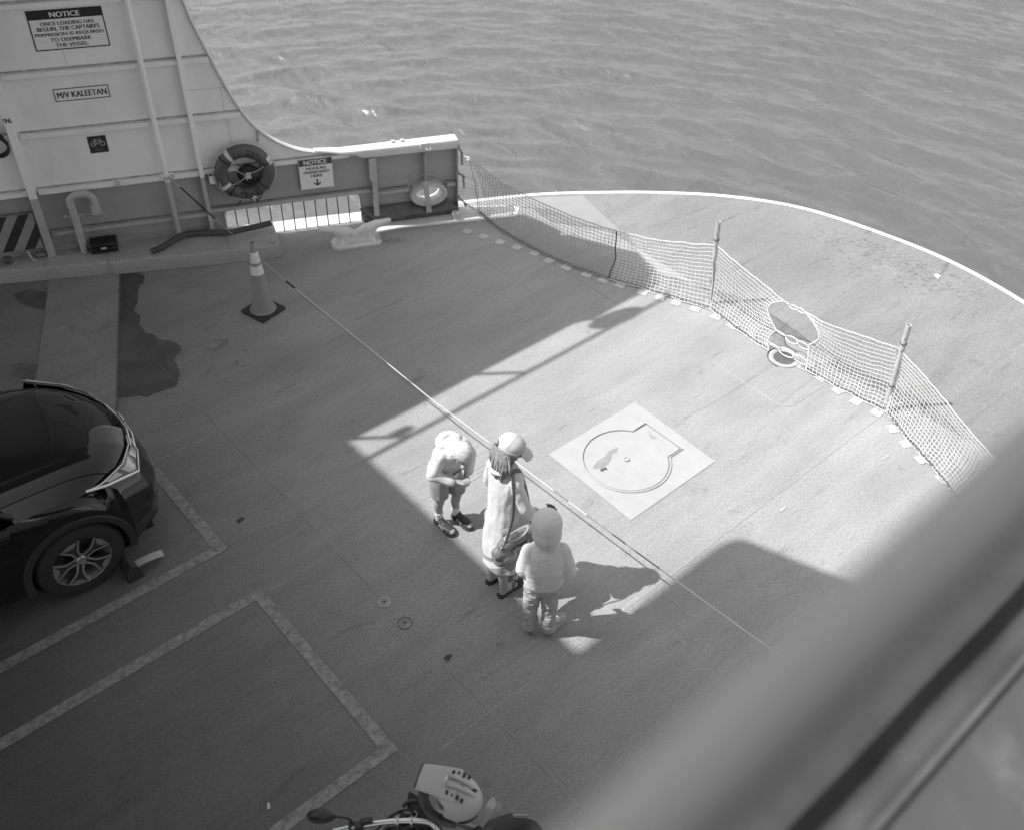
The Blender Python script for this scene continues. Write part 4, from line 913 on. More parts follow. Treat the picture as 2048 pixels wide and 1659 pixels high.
def lampsurf(th, v, out=.012):      # v 0 upper edge, 1 lower edge
    xl, yl = front(th, 'lip'); xm, ym = front(th, 'mid'); zt = lerp(.865, .96, th**3); zm = lerp(.72, .88, th**3)
    h = pl(th, [.38, .5, .75, 1.0, 1.12], [.35, .62, .92, .35, .02]); v2 = v*h
    return xl+(xm-xl)*v2+out, yl+(ym-yl)*v2+out*.6, zt+(zm-zt)*v2+.004
for sg in (1, -1):
    thl = [.36+(1.0-.36)*k/18 for k in range(19)]; rows = [[C(*(lambda p: (p[0], sg*p[1], p[2]))(lampsurf(th, v, .013))) for v in [j/6 for j in range(7)]] for th in thl]
    tz = .985 if sg < 0 else .90; tip = [C(.20, sg*.845, tz)]*7
    if sg < 0: rows.append([lerp(rows[-1][j], tip[0], .6) for j in range(7)]); rows.append(tip)
    hl = MB().grid(rows).build('headlight', M_lampd, car, ang=60, recalc=True)
    fL = lambda th, v, o=.019: C(*(lambda p: (p[0], sg*p[1], p[2]))(lampsurf(th, v, o)))
    ex = [C(.22, sg*.85, tz-.003)] if sg < 0 else []
    MB().tube([fL(th, .97) for th in thl]+ex, (.012, .008), 6).build('light_strip', M_drl, hl, ang=70)
    MB().tube([fL(th, .03) for th in thl]+ex, (.007, .006), 6).build('chrome_trim', M_chrome, hl, ang=70)
    for a0, a1, v0, v1 in ((.48, .60, .25, .8), (.64, .80, .2, .75), (.84, .96, .15, .6)):
        MB().grid([[fL(a0+(a1-a0)*i/4, v0+(v1-v0)*j/3, .021-.003*((i-2)**2)/4) for j in range(4)] for i in range(5)]).build('reflector', M_lamp, hl, ang=50, recalc=True)
# wheel arch cladding, wheels
for sg in (1, -1):
    rows = []
    for a in range(-12, 193, 6):
        ca, sa = math.cos(R(a)), math.sin(R(a)); rows.append([C(-ca*.40, sg*.80, .36+sa*.40), C(-ca*.398, sg*.925, .36+sa*.398), C(-ca*.41, sg*.932, .36+sa*.41), C(-ca*.455, sg*.928, .36+sa*.455), C(-ca*.462, sg*.912, .36+sa*.462)])
    MB().grid(rows).build('arch_cladding', M_clad, car, ang=50, recalc=True)
    MB().lathe([(.40, -.12), (.40, -.4), (.0001, -.4)], C(0, sg*.92, .36), axis=(0, sg, 0), n=30).build('wheel_well', mat('dark_lining', .008, .9), car, recalc=True)
def wheel(cx_, sg):
    c = C(cx_, sg*.80, .365); ax = V((0, sg, 0)); wh_ = MB().lathe([(.235, .10), (.245, .118), (.30, .128), (.345, .112), (.366, .07), (.366, -.07), (.34, -.115), (.24, -.10)], c, axis=ax, n=56).build('wheel', M_tyre, car, ang=40)
    MB().lathe([(.236, .108), (.243, .112), (.238, .09), (.215, .06), (.205, -.05)], c, axis=ax, n=48).build('rim', M_rim, wh_, ang=50)
    MB().lathe([(.21, -.02), (.0001, -.02)], c, axis=ax, n=30).build('brake_disc', M_rimd, wh_)
    u = V((1, 0, 0)); w_ = V((0, 0, 1)); P_ = lambda r, a, d: c+ax*d+u*math.cos(a)*r+w_*math.sin(a)*r
    for k in range(5):
        a = R(90+72*k+14); pol = [(.045, -.55), (.045, .55), (.12, .24), (.165, .30), (.228, .36), (.232, .20), (.232, -.20), (.228, -.36), (.165, -.30), (.12, -.24)]
        MB().prism([P_(r, a+q, .055+.03*min(1, r/.2)) for r, q in pol], ax*.028).build('spoke', M_rimd, wh_, bevel=.003)
        for s_ in (-1, 1): MB().tube([P_(.05, a+s_*.45, .088), P_(.12, a+s_*.20, .105), P_(.165, a+s_*.27, .113), P_(.236, a+s_*.35, .116)], (.006, .010), 6, up=ax).build('machined_edge', M_rim, wh_, ang=70)
        MB().grid([[P_(.19, a-.14, .1155), P_(.236, a-.30, .117)], [P_(.185, a, .1155), P_(.238, a, .117)], [P_(.19, a+.14, .1155), P_(.236, a+.30, .117)]]).build('machined_face', M_rim, wh_, ang=60, recalc=True)
        a2 = a+R(36); MB().tube([P_(.055, a2, .06), P_(.055, a2, .088)], .010, 8).build('wheel_nut', M_chrome, wh_)
    MB().lathe([(.042, .06), (.042, .094), (.034, .10), (.0001, .10)], c, axis=ax, n=24).build('hub_cap', M_rim, wh_)
    return wh_
for sg in (-1, 1): wheel(0, sg); wheel(-2.66, sg)
# cabin, doors, glass (mostly left of the frame)
wsb = [(-.44, 0), (-.44, .3), (-.42, .55), (-.36, .74)]; wst = [(-1.12, 0), (-1.12, .3), (-1.10, .5), (-1.06, .60)]
ws = MB()
for sg in (1, -1): ws.grid([[C(a[0]-.02, sg*a[1], 1.075-.03*a[1]), C((a[0]+b[0])/2-.02, sg*(a[1]+b[1])/2, 1.36), C(b[0], sg*b[1], 1.60)] for a, b in zip(wsb, wst)])
ws.build('windscreen', M_glass, car, ang=60, recalc=True)
bd = MB()
prof = [(-.36, .865, 1.0), (-1.2, .90, 1.02), (-2.2, .905, 1.04), (-3.2, .86, 1.06), (-3.5, .75, 1.05)]
for sg in (1, -1):
    rows = []
    for x, y, z in prof: rows.append([C(x, sg*(y-.03), z), C(x, sg*y, z-.06), C(x, sg*(y+.015), .72), C(x, sg*(y+.01), .5), C(x, sg*(y-.01), .32)])
    rows[0] = [C(-.36, sg*.86, 1.0), C(-.40, sg*.90, .94), C(-.43, sg*.917, .72), C(-.45, sg*.915, .5), C(-.46, sg*.91, .32)]; bd.grid(rows)
    bd.grid([[C(-1.06, sg*.60, 1.60), C(-1.06, 0, 1.64)], [C(-2.6, sg*.62, 1.64), C(-2.6, 0, 1.68)], [C(-3.3, sg*.55, 1.55), C(-3.3, 0, 1.6)]])
bd.grid([[C(-3.5, y, z) for y in (-.75, -.3, .3, .75)] for z in (.35, .8, 1.05)])
bd.build('body_shell', M_car, car, ang=40, recalc=True)
for sg in (1, -1):
    MB().grid([[C(-.42, sg*.82, 1.0), C(-1.06, sg*.61, 1.58)], [C(-1.2, sg*.86, 1.03), C(-1.5, sg*.63, 1.60)], [C(-2.2, sg*.87, 1.05), C(-2.2, sg*.64, 1.61)], [C(-3.2, sg*.82, 1.07), C(-3.2, sg*.56, 1.52)]]).build('side_glass', M_glass, car, ang=60, recalc=True)
    MB().tube([C(-.33, sg*.80, 1.02), C(-.72, sg*.70, 1.32), C(-1.08, sg*.60, 1.60)], .028, 8).build('windscreen_pillar', M_car, car, ang=70)
    mi = MB().ell(C(-.62, sg*1.0, 1.10), (.06, .115, .075), None, 16, 10).tube([C(-.60, sg*.84, 1.02), C(-.62, sg*.93, 1.06)], .025, 8).build('door_mirror', M_car, car, ang=180)
    MB().tube([C(-.37, sg*.10, 1.09), C(-.42, sg*.40, 1.10), C(-.50, sg*.62, 1.12)], .008, 6).build('wiper', M_clad, car)
MB().grid([[C(-.44, -.74, 1.06), C(-.44, -.3, 1.085), C(-.44, .3, 1.085), C(-.44, .74, 1.06)], [C(-.36, -.80, 1.03), C(-.40, -.3, 1.085), C(-.40, .3, 1.085), C(-.36, .80, 1.03)]]).build('cowl', M_clad, car, recalc=True)
MB().obox(C(-3.45, -.78, .22), (4.1, 0, 0), (0, 1.56, 0), (0, 0, .06)).build('underbody', MATS['dark_lining'], car)
for sg in (1, -1): MB().tube([C(*(lambda p: (p[0], sg*p[1], p[2]))(hoodp(k/20*.98, hood_end+.006))) for k in range(21)], .003, 5).build('hood_gap', MATS['dark_lining'], car)
# chock against the tyre
k0 = deck_at(262, 1166); ch = thing('wheel_chock', 'black wedge wheel chock with a pale handle strap in front of the car wheel', 'wheel chock', (1.24, 5.96, 0))
MB().prism([V((1.165, 6.08, 0)), V((1.30, 6.08, 0)), V((1.27, 6.08, .15)), V((1.215, 6.08, .19)), V((1.175, 6.08, .12))], (0, -.20, 0)).build('wedge', M_black, ch, bevel=.008)
MB().grid([[V((1.275, 5.99, .11)), V((1.275, 5.91, .11))], [V((1.34, 5.985, .118)), V((1.34, 5.905, .118))], [V((1.42, 5.99, .105)), V((1.415, 5.91, .105))], [V((1.52, 6.0, .07)), V((1.51, 5.92, .07))]]).build('strap', mat('pale_strap', .40, .6, var=.1), ch, ang=180)
ch.children[-1].modifiers.new('t', 'SOLIDIFY').thickness = .012
# ------------------------------------------------------------------ people
def fold_mat(name, v, rough=.85, b1=.012, s1=9, zst=3.0, var=.05, b2=.0012, dirt=0):
    m_ = mat(name, v, rough, var=var, vs_=7, dirt=dirt, dv=v*.6); n = m_.node_tree.nodes; l = m_.node_tree.links; b = n['Principled BSDF']; b.inputs['Sheen Weight'].default_value = .15
    tc = n.new('ShaderNodeTexCoord'); mp = n.new('ShaderNodeMapping'); mp.inputs['Scale'].default_value = (1, 1, zst); l.new(tc.outputs['Object'], mp.inputs[0])
    a = n.new('ShaderNodeTexNoise'); a.inputs['Scale'].default_value = s1; a.inputs['Detail'].default_value = 3; a.inputs['Distortion'].default_value = 1.0; l.new(mp.outputs[0], a.inputs[0])
    c = n.new('ShaderNodeTexNoise'); c.inputs['Scale'].default_value = 300; l.new(tc.outputs['Object'], c.inputs[0])
    p1 = n.new('ShaderNodeBump'); p1.inputs['Distance'].default_value = b1; l.new(a.outputs[0], p1.inputs['Height']); p2 = n.new('ShaderNodeBump'); p2.inputs['Distance'].default_value = b2; l.new(c.outputs[0], p2.inputs['Height']); l.new(p1.outputs[0], p2.inputs['Normal']); l.new(p2.outputs[0], b.inputs['Normal'])
    return m_
def stripes(m_, v0, v1, scale, rot=(0, 0, 0), width=.5, dist=0.0, soft=.04):
    n = m_.node_tree.nodes; l = m_.node_tree.links; b = n['Principled BSDF']
    tc = n.new('ShaderNodeTexCoord'); mp = n.new('ShaderNodeMapping'); mp.inputs['Rotation'].default_value = rot; l.new(tc.outputs['Object'], mp.inputs[0])
    w_ = n.new('ShaderNodeTexWave'); w_.bands_direction = 'Z'; w_.inputs['Scale'].default_value = scale; w_.inputs['Distortion'].default_value = dist; w_.inputs['Detail Scale'].default_value = .7; l.new(mp.outputs[0], w_.inputs[0])
    r = n.new('ShaderNodeMapRange'); r.inputs[1].default_value = width-soft; r.inputs[2].default_value = width+soft; r.inputs[3].default_value = v0; r.inputs[4].default_value = v1; l.new(w_.outputs[1], r.inputs[0]); l.new(r.outputs[0], b.inputs['Base Color']); return m_
M_skin = mat('skin', .30, .5, var=.05, vs_=12, bump=.0004, bs=150); M_hairf = mat('fair_hair', .45, .55, var=.35, vs_=55, stretch=(1, 1, .25), bump=.006, bs=45); M_hair = mat('light_brown_hair', .22, .5, var=.55, vs_=60, stretch=(1, 1, .22), bump=.008, bs=50)
M_eye = mat('eye_dark', .02, .1); M_lips = mat('lips', .2, .4)
def remesh(o, vox, it=4, disp=0.0, dsz=.12, seed=0):
    r = o.modifiers.new('r', 'REMESH'); r.mode = 'VOXEL'; r.voxel_size = vox; r.use_smooth_shade = True
    s = o.modifiers.new('s', 'SMOOTH'); s.iterations = it; s.factor = .5
    if disp:
        tx = bpy.data.textures.new('folds', 'CLOUDS'); tx.noise_scale = dsz; tx.noise_depth = 3; d = o.modifiers.new('d', 'DISPLACE'); d.texture = tx; d.strength = disp; d.mid_level = .5
    return o
class Fig:
    """local frame: f forward, r right, z up, origin between the feet"""
    def __init__(s, o, fdir, k=0.0): s.k = k; s.o = V(o); s.f = V((fdir[0], fdir[1], 0)).normalized(); s.r = s.f.cross(V((0, 0, 1))).normalized()
    def p(s, f, r, z): return s.o+s.f*f+s.r*r+V((0, 0, z+s.k*max(0, z-.3)))
    def rot(s, pitch=0, roll=0): 
        m_ = Matrix((s.f, -s.r, V((0, 0, 1)))).transposed(); return m_ @ Matrix.Rotation(pitch, 3, 'Y') @ Matrix.Rotation(roll, 3, 'X')
def hand(m2, wrist, dirv, palm_n, size=.17, curl=.6, side=1):
    d = V(dirv).normalized(); nn = V(palm_n); nn = (nn-d*nn.dot(d)).normalized(); sd = d.cross(nn)*side; L = size
    m2.caps(wrist, L*.14, wrist+d*L*.12, L*.16)
    for k in range(4): m2.caps(wrist+d*L*.10+sd*L*(.10-.07*k), L*.085, wrist+d*L*.48+sd*L*(.16-.11*k), L*.075)
    for k, (ln, of) in enumerate(((.40, .17), (.46, .06), (.42, -.05), (.33, -.155))):
        a = wrist+d*L*.48+sd*L*of; c = curl*(1+.12*k); v1 = d*math.cos(c*.6)+nn*math.sin(c*.6); v2 = d*math.cos(c*1.4)+nn*math.sin(c*1.4); v3 = d*math.cos(c*2)+nn*math.sin(c*2)
        b = a+v1*L*ln*.45; c_ = b+v2*L*ln*.32; e = c_+v3*L*ln*.23; m2.caps(a, L*.055, b, L*.05); m2.caps(b, L*.05, c_, L*.045); m2.caps(c_, L*.045, e, L*.038)
    a = wrist+d*L*.14+sd*L*.17; b = a+(d*.7+sd*.7+nn*.3).normalized()*L*.22; e = b+(d*.9+sd*.25+nn*.4).normalized()*L*.2; m2.caps(a, L*.07, b, L*.058); m2.caps(b, L*.056, e, L*.045)
def head(m2, c, R_, s=1.0):
    """R_ maps local (x forward, y left, z up)"""
    T = lambda x, y, z: V(c)+R_ @ (V((x, y, z))*s)
    m2.ell(T(-.008, 0, .03), (.092*s, .074*s, .098*s), R_, 20, 14); m2.ell(T(.028, 0, -.03), (.064*s, .056*s, .082*s), R_, 16, 10); m2.ell(T(.072, 0, -.085), (.020*s, .022*s, .018*s), R_, 10, 8)
    m2.caps(T(.088, 0, .012), .010*s, T(.110, 0, -.022), .013*s); m2.caps(T(.098, .009, -.026), .009*s, T(.098, -.009, -.026), .009*s)
    m2.caps(T(.085, .026, .028), .010*s, T(.085, -.026, .028), .010*s); m2.caps(T(.082, .014, -.058), .010*s, T(.082, -.014, -.058), .010*s)
    for q in (1, -1): m2.ell(T(-.005, q*.075, -.005), (.018*s, .009*s, .030*s), R_, 10, 8); m2.ell(T(.052, q*.042, -.025), (.024*s, .02*s, .028*s), R_, 10, 8)
    return T
def face(T, R_, s, root):
    for q in (1, -1): MB().ell(T(.082, q*.030, .010), (.009*s, .012*s, .010*s), R_, 12, 8).build('eye', M_eye, root, ang=180)
    MB().tube([T(.089, .020, -.057), T(.094, 0, -.055), T(.089, -.020, -.057)], .005*s, 6).build('lips', M_lips, root, ang=180)
def loft(root, name, mt, secs, n=40, ruf=0.0, nf=9, seed=0, thick=.006, sub=1, ang=180, ruf0=0):
    """secs: (centre, ru, rv, u axis, ruffle weight)"""
    rows = []
    for i, (c, ru, rv, u, rw) in enumerate(secs):
        u = V(u).normalized(); w_ = V((0, 0, 1)).cross(u); row = []
        for k in range(n):
            a = 2*math.pi*k/n; q = 1+ruf*rw*(math.sin(nf*a+seed+.5*math.sin(3*a+seed))+.5*math.sin((nf*1.7)//1*a+seed*2))
            row.append(V(c)+u*math.cos(a)*ru*q+w_*math.sin(a)*rv*q)
        rows.append(row)
    o = MB().grid(rows, closed=True).build(name, mt, root, ang=ang); s = o.modifiers.new('t', 'SOLIDIFY'); s.thickness = thick; s.offset = 0
    ss = o.modifiers.new('s', 'SUBSURF'); ss.levels = sub; ss.render_levels = sub; return o
def shoe(root, heel, toe, w_, mt_up, mt_sole, mt_toe, h=.07, name='shoe', stripes_=None):
    h0, t0 = V(heel), V(toe); d = (t0-h0); L = d.length; d.normalize(); q = V((-d.y, d.x, 0)); P_ = lambda a, b, z: h0+d*a*L+q*b*w_+V((0, 0, z))
    outl = [(-.03, 0), (.0, .32), (.12, .40), (.35, .36), (.55, .42), (.75, .48), (.90, .36), (1.0, .10), (1.0, -.10), (.92, -.34), (.75, -.46), (.55, -.42), (.35, -.36), (.12, -.40), (.0, -.32)]
    ol = spline([V((a, b, 0)) for a, b in outl], 3, True); sh = MB().prism([P_(p.x, p.y, .001) for p in ol], (0, 0, .022)).build(name, mt_sole, root, ang=50, bevel=.004)
    rows = []
    for z, k, rear, fr_ in ((.022, .96, 0, 1.0), (.04, .95, 0, .985), (.055, .86, .01, .93), (.068, .70, .02, .80), (h, .55, .03, .62), (h+.018, .48, .04, .42), (h+.03, .44, .03, .34)):
        rows.append([P_(lerp(rear, fr_, p.x) if p.x > 0 else p.x*.5+rear, p.y*k, z+(.012*max(0, .5-p.x) if z > .06 else 0)) for p in ol])
    up = MB().grid(rows, closed=True).build('upper', mt_up, sh, ang=180, recalc=True)
    top = rows[3]; MB().ell(P_(.76, 0, .040), (.22*L, .40*w_, .026), Matrix((d, q, V((0, 0, 1)))).transposed(), 16, 10).build('toe_cap', mt_toe, sh, ang=180)
    for a in (.40, .50, .60): MB().tube([P_(a, -.30, .066-.02*(a-.4)*2), P_(a+.02, 0, .084-.06*(a-.4)*2), P_(a, .30, .066-.02*(a-.4)*2)], .006, 6).build('strap' if stripes_ else 'lace', stripes_ or M_tape, sh, ang=180)
    if stripes_:
        for sg in (1, -1):
            for a in (.34, .44, .54): MB().tube([P_(a, sg*.40, .026), P_(a+.05, sg*.36, .058)], .007, 5).build('side_stripe', M_tape, sh, ang=180)
    return sh

# ---- boy bending forward over his hands (faces -Y)
b = Fig((3.665, 4.685, 0), (0, -1)); boy = thing('person', 'child bending forward in pale hoodie, striped knee shorts and dark trainers', 'person', b.o, 'people standing on the deck')
M_hood = fold_mat('pale_hoodie_cloth', .55, b1=.010, s1=9, zst=2.0); M_shorts = stripes(fold_mat('striped_shorts', .2, b1=.008, zst=1), .34, .12, 21, width=.5, dist=.4)
M_sock = mat('white_sock', .66, .8, var=.05, bump=.001, bs=80); M_trd = mat('dark_trainer', .035, .55, var=.3); M_trl = mat('grey_trainer', .30, .55, var=.1); M_sole = mat('dark_sole', .05, .6)
m2 = MB(); rt, lt = .078, -.079
for sd_, ax_, kn in ((rt, (-.075, 0), .03), (lt, (-.03, 0), .03)):
    m2.caps(b.p(ax_[0], sd_, .07), .028, b.p(ax_[0]-.005, sd_, .22), .042); m2.caps(b.p(ax_[0]-.005, sd_, .22), .043, b.p(ax_[0]+kn, sd_*.98, .35), .044); m2.caps(b.p(ax_[0]+kn, sd_*.98, .35), .045, b.p(-.07, sd_*.85, .60), .072)
m2.ell(b.p(-.08, 0, .64), (.11, .10, .10)); m2.caps(b.p(-.08, 0, .66), .09, b.p(.02, 0, .88), .10); m2.caps(b.p(.03, 0, .95), .04, b.p(.10, 0, .99), .04)
for sd_ in (1, -1): m2.caps(b.p(.03, sd_*.12, .92), .04, b.p(.04, sd_*.20, .74), .034); m2.caps(b.p(.04, sd_*.20, .74), .032, b.p(.15, sd_*.05, .70), .024); hand(m2, b.p(.155, sd_*.05, .70), (b.f*.8-b.r*sd_*.55), V((0, 0, -1)), .13, .9, sd_)
Rh = b.rot(pitch=R(62)); Th = head(m2, b.p(.155, -.005, .985), Rh, .93); remesh(m2.build('body', M_skin, boy, ang=180), .0065, 3); face(Th, Rh, .93, boy)
# blond hair cap
h = MB().ell(Th(-.022, 0, .036), (.098, .082, .094), Rh, 30, 20)
for k in range(130):
    a, e = random.uniform(0, 6.28), random.uniform(-.35, 1.5); q = V((math.cos(a)*math.cos(e)*.100-.024, math.sin(a)*math.cos(e)*.084, math.sin(e)*.096+.038))
    if q.x > .06 and q.z < .05: continue
    sq = lambda e_: V((math.cos(a)*math.cos(e_)*.100-.022, math.sin(a)*math.cos(e_)*.084, math.sin(e_)*.096+.036)); h.tube([Th(*sq(e+.1)), Th(*sq(e-.12)), Th(*sq(e-.36))], [.004, .0075, .002], 5)
tag(h.build('hair', M_hairf, boy, ang=180), label=None)
# hoodie
m2 = MB(); m2.caps(b.p(-.08, 0, .62), .130, b.p(-.045, 0, .80), .135); m2.caps(b.p(-.045, 0, .80), .135, b.p(.03, 0, .93), .118); m2.caps(b.p(.02, -.10, .945), .062, b.p(.02, .10, .945), .062)
for sd_ in (1, -1): m2.caps(b.p(.02, sd_*.125, .93), .064, b.p(.02, sd_*.205, .77), .058); m2.caps(b.p(.02, sd_*.205, .77), .056, b.p(.13, sd_*.10, .705), .042); m2.caps(b.p(-.02, sd_*.15, .82), .06, b.p(.0, sd_*.19, .77), .055)
m2.caps(b.p(-.01, -.075, 1.0), .05, b.p(-.01, .075, 1.0), .05)
remesh(m2.build('hoodie', M_hood, boy, ang=180), .010, 5, .013, .09)
# hood lying open on the back
m2 = MB()
for k in range(9):
    a, a2 = R(-100+k*22), R(-100+(k+1)*22); q = lambda a: b.p(-.018-.062*math.cos(a), .088*math.sin(a), 1.00+.020*math.cos(a))
    m2.caps(q(a), .030+.012*math.cos(a), q(a2), .030+.012*math.cos(a2))
m2.caps(b.p(-.085, -.03, .955), .045, b.p(-.085, .03, .955), .045)
remesh(m2.build('hood', M_hood, boy, ang=180), .008, 3)
MB().ell(b.p(-.035, 0, 1.012), (.032, .055, .018), b.rot(), 16, 8).build('hood_lining', mat('hood_inside', .14, .9), boy, ang=180)
letters('chest_print', [('SEATTLE', -1, 1, -1, 1)], lambda a, c_, d: b.p(.118+.0*d, -a*.062, .765+c_*.016), M_trd, boy, 0, .03)
# shorts
for sd_, x0 in ((rt, -.055), (lt, -.015)):
    loft(boy, 'shorts_leg', M_shorts, [(b.p(-.075, sd_*.75, .62), .085, .09, b.r, 0), (b.p(lerp(-.075, x0, .4), sd_*.95, .52), .083, .085, b.r, .5), (b.p(x0, sd_, .40), .076, .078, b.r, 1), (b.p(x0, sd_, .375), .075, .077, b.r, 1)], 32, .035, 5, seed=sd_*40)
for sd_, x0 in ((rt, -.075), (lt, -.03)): MB().lathe([(.034, .06), (.037, .09), (.036, .13), (.040, .138), (.036, .15), (.032, .15)], b.p(x0, sd_, 0), n=18).build('sock', M_sock, boy, ang=60)
shoe(boy, b.p(-.115, .080, 0), b.p(.145, .078, 0), .105, M_trd, M_sole, M_trl, .065, stripes_=M_trd); shoe(boy, b.p(-.065, -.083, 0), b.p(.190, -.092, 0), .105, M_trd, M_sole, M_trl, .065, stripes_=M_trd)

# ---- woman in cap (faces +X, head bowed a little)
b = Fig((3.56, 3.86, 0), (1, -.04), .072); wom = thing('person', 'woman in white cap, long pale cardigan and striped skirt with a shoulder bag strap', 'person', b.o, 'people standing on the deck')
M_card = fold_mat('white_cardigan_cloth', .56, b1=.018, s1=9, zst=.45); M_skirt = stripes(fold_mat('striped_skirt', .4, b1=.006, s1=5, zst=.4), .56, .26, 2.6, (R(28), R(20), 0), .42, 2.0); M_under = fold_mat('grey_top_cloth', .24, b1=.006, zst=.6); M_foot = M_skin
m2 = MB()
for sd_, fx in ((.085, -.03), (-.09, -.02)):
    m2.caps(b.p(fx-.015, sd_, .075), .034, b.p(fx-.035, sd_, .27), .048); m2.caps(b.p(fx-.035, sd_, .27), .050, b.p(fx+.01, sd_, .45), .052); m2.caps(b.p(fx+.01, sd_, .45), .056, b.p(-.04, sd_*.9, .80), .085)
    h0 = b.p(fx-.035, sd_, .045); sw = -.05 if sd_ > 0 else .04
    m2.caps(h0, .030, b.p(fx+.03, sd_, .055), .032); m2.caps(b.p(fx-.02, sd_, .075), .035, b.p(fx+.085, sd_+sw*.3, .040), .028)
    for k in range(5): off_ = (.034-.017*k)*(1 if sd_ > 0 else -1)*-1; m2.caps(b.p(fx+.05, sd_+off_*.7+sw*.2, .040), .016, b.p(fx+.175-.012*k-(0 if k == 0 else .004*k), sd_+off_+sw*.5, .031), .0115 if k else .015)
m2.ell(b.p(-.01, 0, .86), (.085, .11, .10)); m2.caps(b.p(-.005, 0, .88), .078, b.p(-.0, 0, 1.15), .075); m2.caps(b.p(-.035, -.11, 1.29), .045, b.p(-.035, .11, 1.29), .045); m2.caps(b.p(-.02, 0, 1.15), .085, b.p(-.025, 0, 1.26), .08)
m2.caps(b.p(-.03, 0, 1.33), .048, b.p(.03, 0, 1.44), .046)
sh_r, el_r, wr_r = b.p(-.025, .128, 1.305), b.p(.02, .22, 1.07), b.p(.14, .25, .90); sh_l, el_l, wr_l = b.p(-.03, -.125, 1.30), b.p(.0, -.20, 1.06), b.p(.09, -.13, .92)
for s_, e_, w__, sd_ in ((sh_r, el_r, wr_r, 1), (sh_l, el_l, wr_l, -1)): m2.caps(s_, .045, e_, .038); m2.caps(e_, .036, w__, .024); hand(m2, w__+(w__-e_)*.04, (w__-e_).normalized()+b.f*.25, -b.r*sd_, .175, .45, sd_)
Rw = Matrix.Rotation(R(-34), 3, 'Z') @ b.rot(pitch=R(26)); Tw = head(m2, b.p(.020, .005, 1.50), Rw, 1.0); remesh(m2.build('body', M_skin, wom, ang=180), .0075, 3); face(Tw, Rw, 1.0, wom)
# hair: shoulder length, tucked under the cap
h = MB().ell(Tw(-.040, 0, .01), (.078, .084, .105), Rw, 24, 16); random.seed(12)
for k in range(190):
    a = R(random.uniform(104, 256)); st_ = Tw(math.cos(a)*.10-.01, math.sin(a)*.084, random.uniform(-.01, .05)); ln = random.uniform(.16, .27); sd_ = b.r*(-math.sin(a)); end = V((st_.x, st_.y, st_.z-ln))+sd_*random.uniform(.0, .055)-b.f*random.uniform(.0, .045)
    mid_ = st_.lerp(end, .5)+sd_*.03-b.f*.02+V((random.uniform(-.01, .01),)*3); h.tube(spline([st_, mid_, end], 4), [.010, .012, .012, .012, .011, .010, .008, .006, .003], 5)
h.build('hair', M_hair, wom, ang=180)
cp_ = MB().ell(Tw(-.012, 0, .055), (.108, .096, .088), Rw @ Matrix.Rotation(R(-6), 3, 'Y'), 32, 20)
M_cap = mat('pale_cap_cloth', .48, .8, var=.10, vs_=30, bump=.003, bs=40); cp_.build('cap', M_cap, wom, ang=180)
rows = []
for i in range(7):
    t_ = i/6; rows.append([Tw(.070+t_*.115*math.cos(a*.9)+.0*a, math.sin(a)*(.090+.006*t_), .055-.030*t_-.018*(a/1.2)**2) for a in [R(x) for x in range(-66, 67, 11)]])
o = MB().grid(rows).build('cap_brim', M_cap, wom, ang=180); s = o.modifiers.new('t', 'SOLIDIFY'); s.thickness = .005; o.modifiers.new('s', 'SUBSURF').render_levels = 2
MB().tube([Tw(math.cos(a)*.106-.012, math.sin(a)*.098, .040+.01*math.cos(a)) for a in [R(x) for x in range(0, 360, 12)]], (.010, .003), 6, closed=True, up=Rw @ V((0, 0, 1))).build('cap_band', mat('cap_band_cloth', .40, .8, var=.3, vs_=60), wom, ang=180)
for a0 in (0, 60, 120): MB().tube([Tw(-.012+.1085*math.cos(R(e))*math.cos(R(a0)), .0965*math.cos(R(e))*math.sin(R(a0)), .055+.0885*math.sin(R(e))) for e in range(5, 176, 12)], .0018, 4).build('cap_seam', MATS['cap_band_cloth'], wom, ang=180)
MB().ell(Tw(.072, .0, .105), (.012, .022, .016), Rw, 12, 8).build('cap_badge', M_hatchp, wom, ang=180)
MB().ell(Tw(-.122, 0, .035), (.024, .03, .026), Rw, 12, 8).build('hair_knot', M_hair, wom, ang=180)
# top, skirt, cardigan
loft(wom, 'top', M_under, [(b.p(-.0, 0, 1.33), .085, .045, b.r, 0), (b.p(.01, 0, 1.22), .118, .075, b.r, .3), (b.p(.012, 0, 1.0), .112, .09, b.r, .5), (b.p(.012, 0, .78), .128, .10, b.r, 1)], 36, .02, 5)
loft(wom, 'skirt', M_skirt, [(b.p(-.005, 0, .92), .105, .085, b.r, 0), (b.p(-.005, 0, .75), .125, .10, b.r, .4), (b.p(-.01, 0, .50), .150, .125, b.r, .8), (b.p(-.01, 0, .36), .165, .142, b.r, 1), (b.p(-.01, 0, .32), .167, .144, b.r, 1)], 48, .035, 6, seed=2)
rows = []
secs = [(1.40, .065, .055, 30), (1.36, .125, .070, 32), (1.31, .178, .085, 36), (1.24, .172, .098, 40), (1.15, .150, .102, 46), (1.02, .134, .104, 52), (.90, .138, .110, 58), (.78, .155, .122, 64), (.66, .166, .132, 68), (.56, .172, .140, 72), (.50, .174, .142, 74)]
for z, ru, rv, op in secs:
    row = []
    for k in range(41):
        a = R(lerp(op, 340-op, k/40)); q = 1+.03*math.sin(a*7+z*3)*max(0, 1-z)*1.6+.014*math.sin(a*13+2)
        row.append(b.p(-.005+math.cos(a)*rv*q-.02*(1.3-z), math.sin(a)*ru*q, z+(.035*math.sin(a*3+1) if z < .65 else 0)))
    rows.append(row)
o = MB().grid(rows).build('cardigan', M_card, wom, ang=180); s = o.modifiers.new('t', 'SOLIDIFY'); s.thickness = .008; s.offset = 1; o.modifiers.new('s', 'SUBSURF').render_levels = 2
